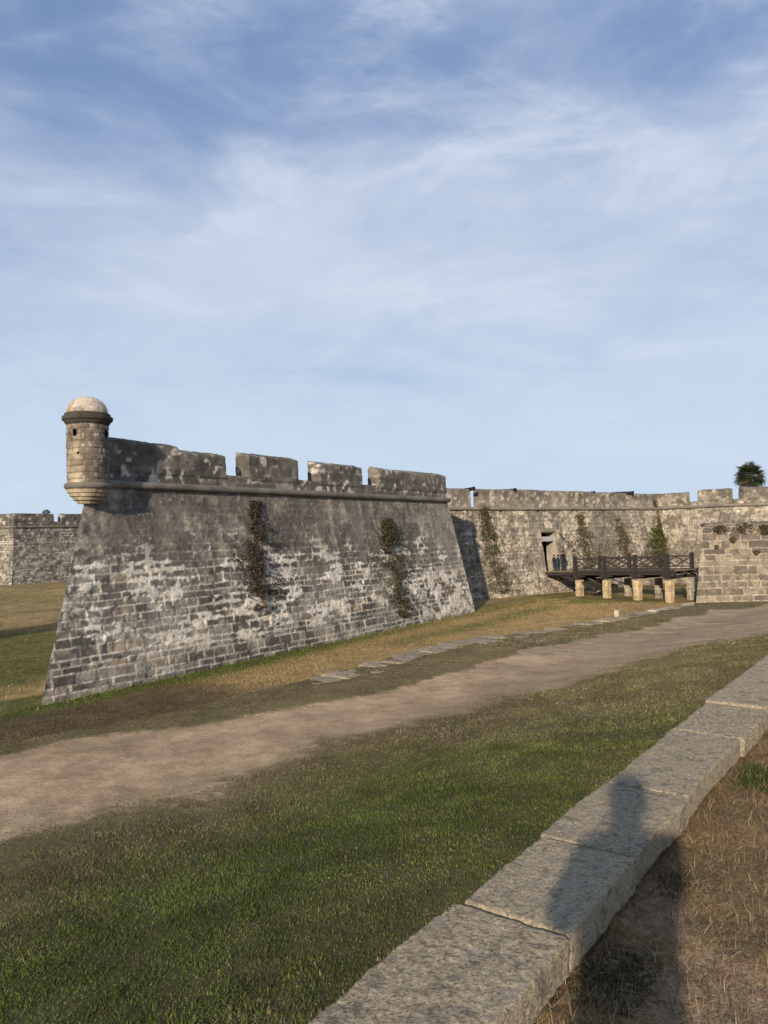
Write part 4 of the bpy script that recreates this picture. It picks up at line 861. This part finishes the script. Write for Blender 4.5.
# ------------------------------------------------------------------ people
def person(loc, yaw, h, top, leg, hair, label, pose='stand', hat=None):
    """one skinned figure: joints in metres for a 1.75 m adult, scaled"""
    k = h / 1.75; J = {}; E = []; Rd = {}
    def j(n, x, y, z, r): J[n] = (x * k, y * k, z * k); Rd[n] = r * k
    j('pel', 0, 0, .95, .135); j('bel', 0, .01, 1.10, .125); j('che', 0, .0, 1.30, .15); j('nek', 0, 0, 1.47, .065); j('chin', 0, .015, 1.56, .075); j('head', 0, .01, 1.65, .095); j('crown', 0, 0, 1.715, .06)
    E += [('pel', 'bel'), ('bel', 'che'), ('che', 'nek'), ('nek', 'chin'), ('chin', 'head'), ('head', 'crown')]
    st = .12 if pose == 'walk' else 0
    for s, nm in ((-1, 'l'), (1, 'r')):
        f = s * st
        j('hip' + nm, s * .10, 0, .90, .105); j('kn' + nm, s * .11, f + .02, .50, .065); j('an' + nm, s * .115, f - .01, .09, .045); j('toe' + nm, s * .13, f + .17, .035, .032)
        j('sh' + nm, s * .19, 0, 1.42, .062)
        if pose == 'photo': j('el' + nm, s * .23, .13, 1.17, .075); j('wr' + nm, s * .10, .17, 1.36, .038); j('ha' + nm, s * .07, .20, 1.44, .038)
        else: j('el' + nm, s * .27, -.02, 1.13, .045); j('wr' + nm, s * .25, .07, .90, .032); j('ha' + nm, s * .24, .10, .80, .036)
        E += [('pel', 'hip' + nm), ('hip' + nm, 'kn' + nm), ('kn' + nm, 'an' + nm), ('an' + nm, 'toe' + nm), ('che', 'sh' + nm), ('sh' + nm, 'el' + nm), ('el' + nm, 'wr' + nm), ('wr' + nm, 'ha' + nm)]
    if pose == 'photo':
        for q_ in ('bel', 'che', 'pel'): Rd[q_] *= 1.38
    names = list(J); me = bpy.data.meshes.new('body'); me.from_pydata([J[n] for n in names], [(names.index(a), names.index(b)) for a, b in E], [])
    ob = bpy.data.objects.new('tmp_body', me); COL.objects.link(ob); md = ob.modifiers.new('s', 'SKIN'); me.skin_vertices.new() if not me.skin_vertices else None
    for i, n in enumerate(names): me.skin_vertices[0].data[i].radius = (Rd[n], Rd[n] * (.75 if n in ('pel', 'bel', 'che') else 1)); 
    me.skin_vertices[0].data[0].use_root = True
    ob.modifiers.new('u', 'SUBSURF').levels = 2; ob.modifiers['u'].render_levels = 2
    bpy.context.view_layer.update(); dg = bpy.context.evaluated_depsgraph_get(); bm_ = bpy.data.meshes.new_from_object(ob.evaluated_get(dg))
    bpy.data.objects.remove(ob); bm_.name = 'body'
    body = bpy.data.objects.new('body', bm_); COL.objects.link(body)
    bm_.materials.clear()
    for mt in (top, leg, M_skin, M_iron): bm_.materials.append(mt)
    hz_ = J['har'][2] + .05 * k
    for p in bm_.polygons:
        c = p.center / k; p.use_smooth = True
        hand = min((p.center - Vector(J['ha' + q])).length for q in 'lr') < .075 * k
        p.material_index = 2 if c.z > 1.50 and abs(c.x) < .14 and not hand and c.y < .2 else 2 if hand else 3 if c.z < .09 else 1 if c.z < .93 and abs(c.x) < .22 else 0
    root = thing('person', label, 'person', (0, 0, 0)); body.parent = root
    g = G(); th = np.linspace(0, 2 * math.pi, 15)[:-1]; rows = []
    for a in np.linspace(R(-35), R(88), 8): rows.append([[.108 * k * math.cos(a) * math.cos(t), -.012 * k + .118 * k * math.cos(a) * math.sin(t) - (.02 * k if a < 0 else 0), 1.655 * k + (.12 if math.sin(t) < .35 or a > .45 else .06 + .06) * k * math.sin(a)] for t in th])
    V = np.array(rows); idx = np.arange(8 * 14).reshape(8, 14); a_, b_ = idx[:-1], idx[1:]
    ff = np.stack([a_, np.roll(a_, -1, 1), np.roll(b_, -1, 1), b_], -1)
    keep = np.ones((7, 14), bool); keep[:3, [i for i, t in enumerate(th) if math.sin(t + .2) > .3]] = False
    g.add(V.reshape(-1, 3), ff[keep]); hr = g.build('hair', hair, None, True); hr.parent = root
    if hat:
        g = G(); lathe(g, (0, .0), [(.125 * k, 1.69 * k), (.12 * k, 1.76 * k), (.06 * k, 1.79 * k), (.01 * k, 1.795 * k)], 16, lambda t, z, r: (np.tile([.5, 0, 0, .5], (len(t), 1)), 0 * t))
        g.add([[-.09 * k, .09 * k, 1.70 * k], [.09 * k, .09 * k, 1.70 * k], [.07 * k, .21 * k, 1.69 * k], [-.07 * k, .21 * k, 1.69 * k], [-.09 * k, .09 * k, 1.715 * k], [.09 * k, .09 * k, 1.715 * k], [.07 * k, .21 * k, 1.70 * k], [-.07 * k, .21 * k, 1.70 * k]], [[0, 3, 2, 1], [4, 5, 6, 7], [3, 7, 6, 2], [0, 4, 7, 3], [1, 2, 6, 5]])
        c_ = g.build('cap', hat, None); c_.parent = root
    if pose == 'photo':
        g = G(); bar(g, (0, .235 * k, 1.45 * k), (0, .235 * k, 1.60 * k), .075, .009, np.array([0, 1.0, 0])); ph_ = g.build('phone', M_iron, None); tag(ph_, 'black phone held up by the person taking the picture', 'phone')
        ph_.location = loc; ph_.rotation_euler = (0, 0, yaw)
    root.location = loc; root.rotation_euler = (0, 0, yaw); return root
def cloth(n, c): return plain(n, c, .9, 30, .15)
C_navy = cloth('navy_cloth', (.018, .022, .04)); C_blue = cloth('blue_denim', (.03, .042, .075)); C_blk = cloth('black_cloth', (.016, .016, .018)); C_gry = cloth('grey_cloth', (.06, .06, .065)); C_hair = cloth('dark_hair', (.02, .015, .012))
def onb(t, w): q = bp(t, w, tz_(t) + .035); return tuple(q)
yawg = math.atan2(-bd[1], -bd[0]) - math.pi / 2
person(onb(-3.75, 1.0), yawg, 1.5, C_navy, C_blue, C_hair, 'person in navy top and blue trousers at the gateway, leftmost on the bridge')
person(onb(-3.35, 1.05), yawg + .3, 1.5, C_blue, C_blue, C_hair, 'short person in blue, second from the left on the bridge')
person(onb(-2.75, 1.1), yawg - .2, 1.86, C_blk, C_navy, C_hair, 'tall person all in black standing on the lifting span')
person(onb(-1.75, 1.45), yawg + .6, 1.86, C_gry, C_blk, C_hair, 'person in grey with dark cap beside the first railing post', 'stand', C_blk)
person((-.17, -.42, 4.29), R(-4), 1.84, C_gry, C_navy, C_hair, 'person holding up a phone, whose shadow falls across the low wall', 'photo')

# ------------------------------------------------------------------ cannon on the wall tops
def cannon(mz, aim, lab):
    mz = np.asarray(mz, float); aim = aim / np.linalg.norm(aim); root = thing('cannon', lab, 'cannon', tuple(mz - aim * 2.4), 'cannon on the wall top')
    prof = [(0.02, 0), (.07, .02), (.07, .08), (.04, .12), (.20, .17), (.23, .22), (.22, .9), (.20, .93), (.195, 1.3), (.155, 2.25), (.16, 2.28), (.19, 2.42), (.175, 2.5), (.07, 2.5), (.065, 2.2), (.01, 2.2)]
    s = np.cross(aim, UP); s /= np.linalg.norm(s); u = np.cross(s, aim); th = np.linspace(0, 2 * math.pi, 19)[:-1]; bc = mz - aim * 2.5
    V = np.array([[bc + aim * z + (s * math.cos(t) + u * math.sin(t)) * r for t in th] for r, z in prof]); idx = np.arange(len(prof) * 18).reshape(-1, 18); a, b = idx[:-1], idx[1:]
    g = G(); g.add(V.reshape(-1, 3), np.stack([a, np.roll(a, -1, 1), np.roll(b, -1, 1), b], -1).reshape(-1, 4)); g.build('barrel', M_iron, root, True)
    g = G(); hz_ = v2(aim[0], aim[1]); hz_ /= np.linalg.norm(hz_)
    for sg in (-1, 1): bar(g, bc + s * sg * .34 + hz_ * .1 - UP * .45, bc + s * sg * .30 + hz_ * 1.6 - UP * .15, .1, .5)
    zb = ZK - .02
    for t in (.3, 1.4): 
        for sg in (-1, 1):
            q = bc + s * sg * .3 + hz_ * t; bar(g, v2(q[0], q[1], zb), v2(q[0], q[1], bc[2] - .3), .14, .14)
    g.build('carriage', M_wood, root); return root
def on_curtain(r, z, outw=.0): q = cAt + cdir * (r - r0_) + bdir * outw; return v2(q[0], q[1], z)
cannon(on_curtain(-1.75, 9.80, .35), bdir + UP * .12 + cdir * .25, 'leftmost cannon barrel poking over the pale wall beside the near bastion')
cannon(on_curtain(3.5, 9.76, .1), bdir + UP * .08 + cdir * .25, 'cannon barrel above the pale wall left of the gateway')
cannon(on_curtain(14.6, 9.62, -.1), bdir + UP * .03 + cdir * .2, 'barely visible cannon muzzle above the pale wall right of the gateway')
cannon(on_curtain(20.0, 9.68, .45), bdir + UP * .05 + cdir * .55, 'long black cannon barrel above the middle of the bridge')

# ------------------------------------------------------------------ fan palms
def palm(x, y, zc, rad, lab, seed, z0=0.0, n=70):
    r = np.random.default_rng(seed); root = thing('palm_tree', lab, 'palm tree', (x, y, z0), 'palm trees around the fort')
    g = G(); zz = np.linspace(z0, zc - .1 * rad, 26); th = np.linspace(0, 2 * math.pi, 13)[:-1]
    V = np.array([[[x + (.20 + .03 * (i % 2)) * (1.25 - .25 * i / 25) * math.cos(t), y + (.20 + .03 * (i % 2)) * math.sin(t), z] for t in th] for i, z in enumerate(zz)]); idx = np.arange(26 * 12).reshape(26, 12); a, b = idx[:-1], idx[1:]
    g.add(V.reshape(-1, 3), np.stack([a, np.roll(a, -1, 1), np.roll(b, -1, 1), b], -1).reshape(-1, 4)); g.build('trunk', M_bark, root, True)
    g = G(); c0 = np.array([x, y, zc])
    for i in range(n):
        az = r.uniform(0, 2 * math.pi); el = math.asin(r.uniform(-.8, 1.0)); dv = np.array([math.cos(az) * math.cos(el), math.sin(az) * math.cos(el), math.sin(el)])
        ln = rad * r.uniform(.42, .62); hub = c0 + dv * ln; s = np.cross(dv, [0, 0, 1.0]); s /= np.linalg.norm(s) + 1e-6; u = np.cross(s, dv)
        bar(g, c0, hub, .04, .04, None, [.10, .10, .04, 1]); cc = np.array([.035, .045, .02]) * r.uniform(.7, 1.7); cc = cc if r.random() > .12 else np.array([.13, .10, .05])
        for k in range(15):
            a_ = R(-105 + 15 * k); e = dv * math.cos(a_) + s * math.sin(a_) * 1.0; ll = rad * .5 * r.uniform(.8, 1.1) * (.75 + .25 * math.cos(a_)); side = (s * math.cos(a_) - dv * math.sin(a_)) * .055 * rad / 2
            mid = hub + e * ll * .6 + u * .06 * rad; tip = hub + e * ll - np.array([0, 0, .10 * ll]) - u * .04 * rad
            g.add([hub, mid - side, tip, mid + side], [[0, 1, 2, 3]], None, np.tile([*cc, 1], (4, 1)))
    g.build('crown', M_leaf, root); return root
palm(54.6, 110, 13.2, 2.5, 'dark round-headed palm rising behind the right bastion', 901, 0, 104)
palm(-63.5, 139, 11.0, 1.0, 'tiny distant palm showing in the gap of the far left bastion', 902, 0, 40)
palm(-36.7, 11.0, 13.2, 2.4, 'palm on the outer bank left of the near bastion', 903, 2.9)
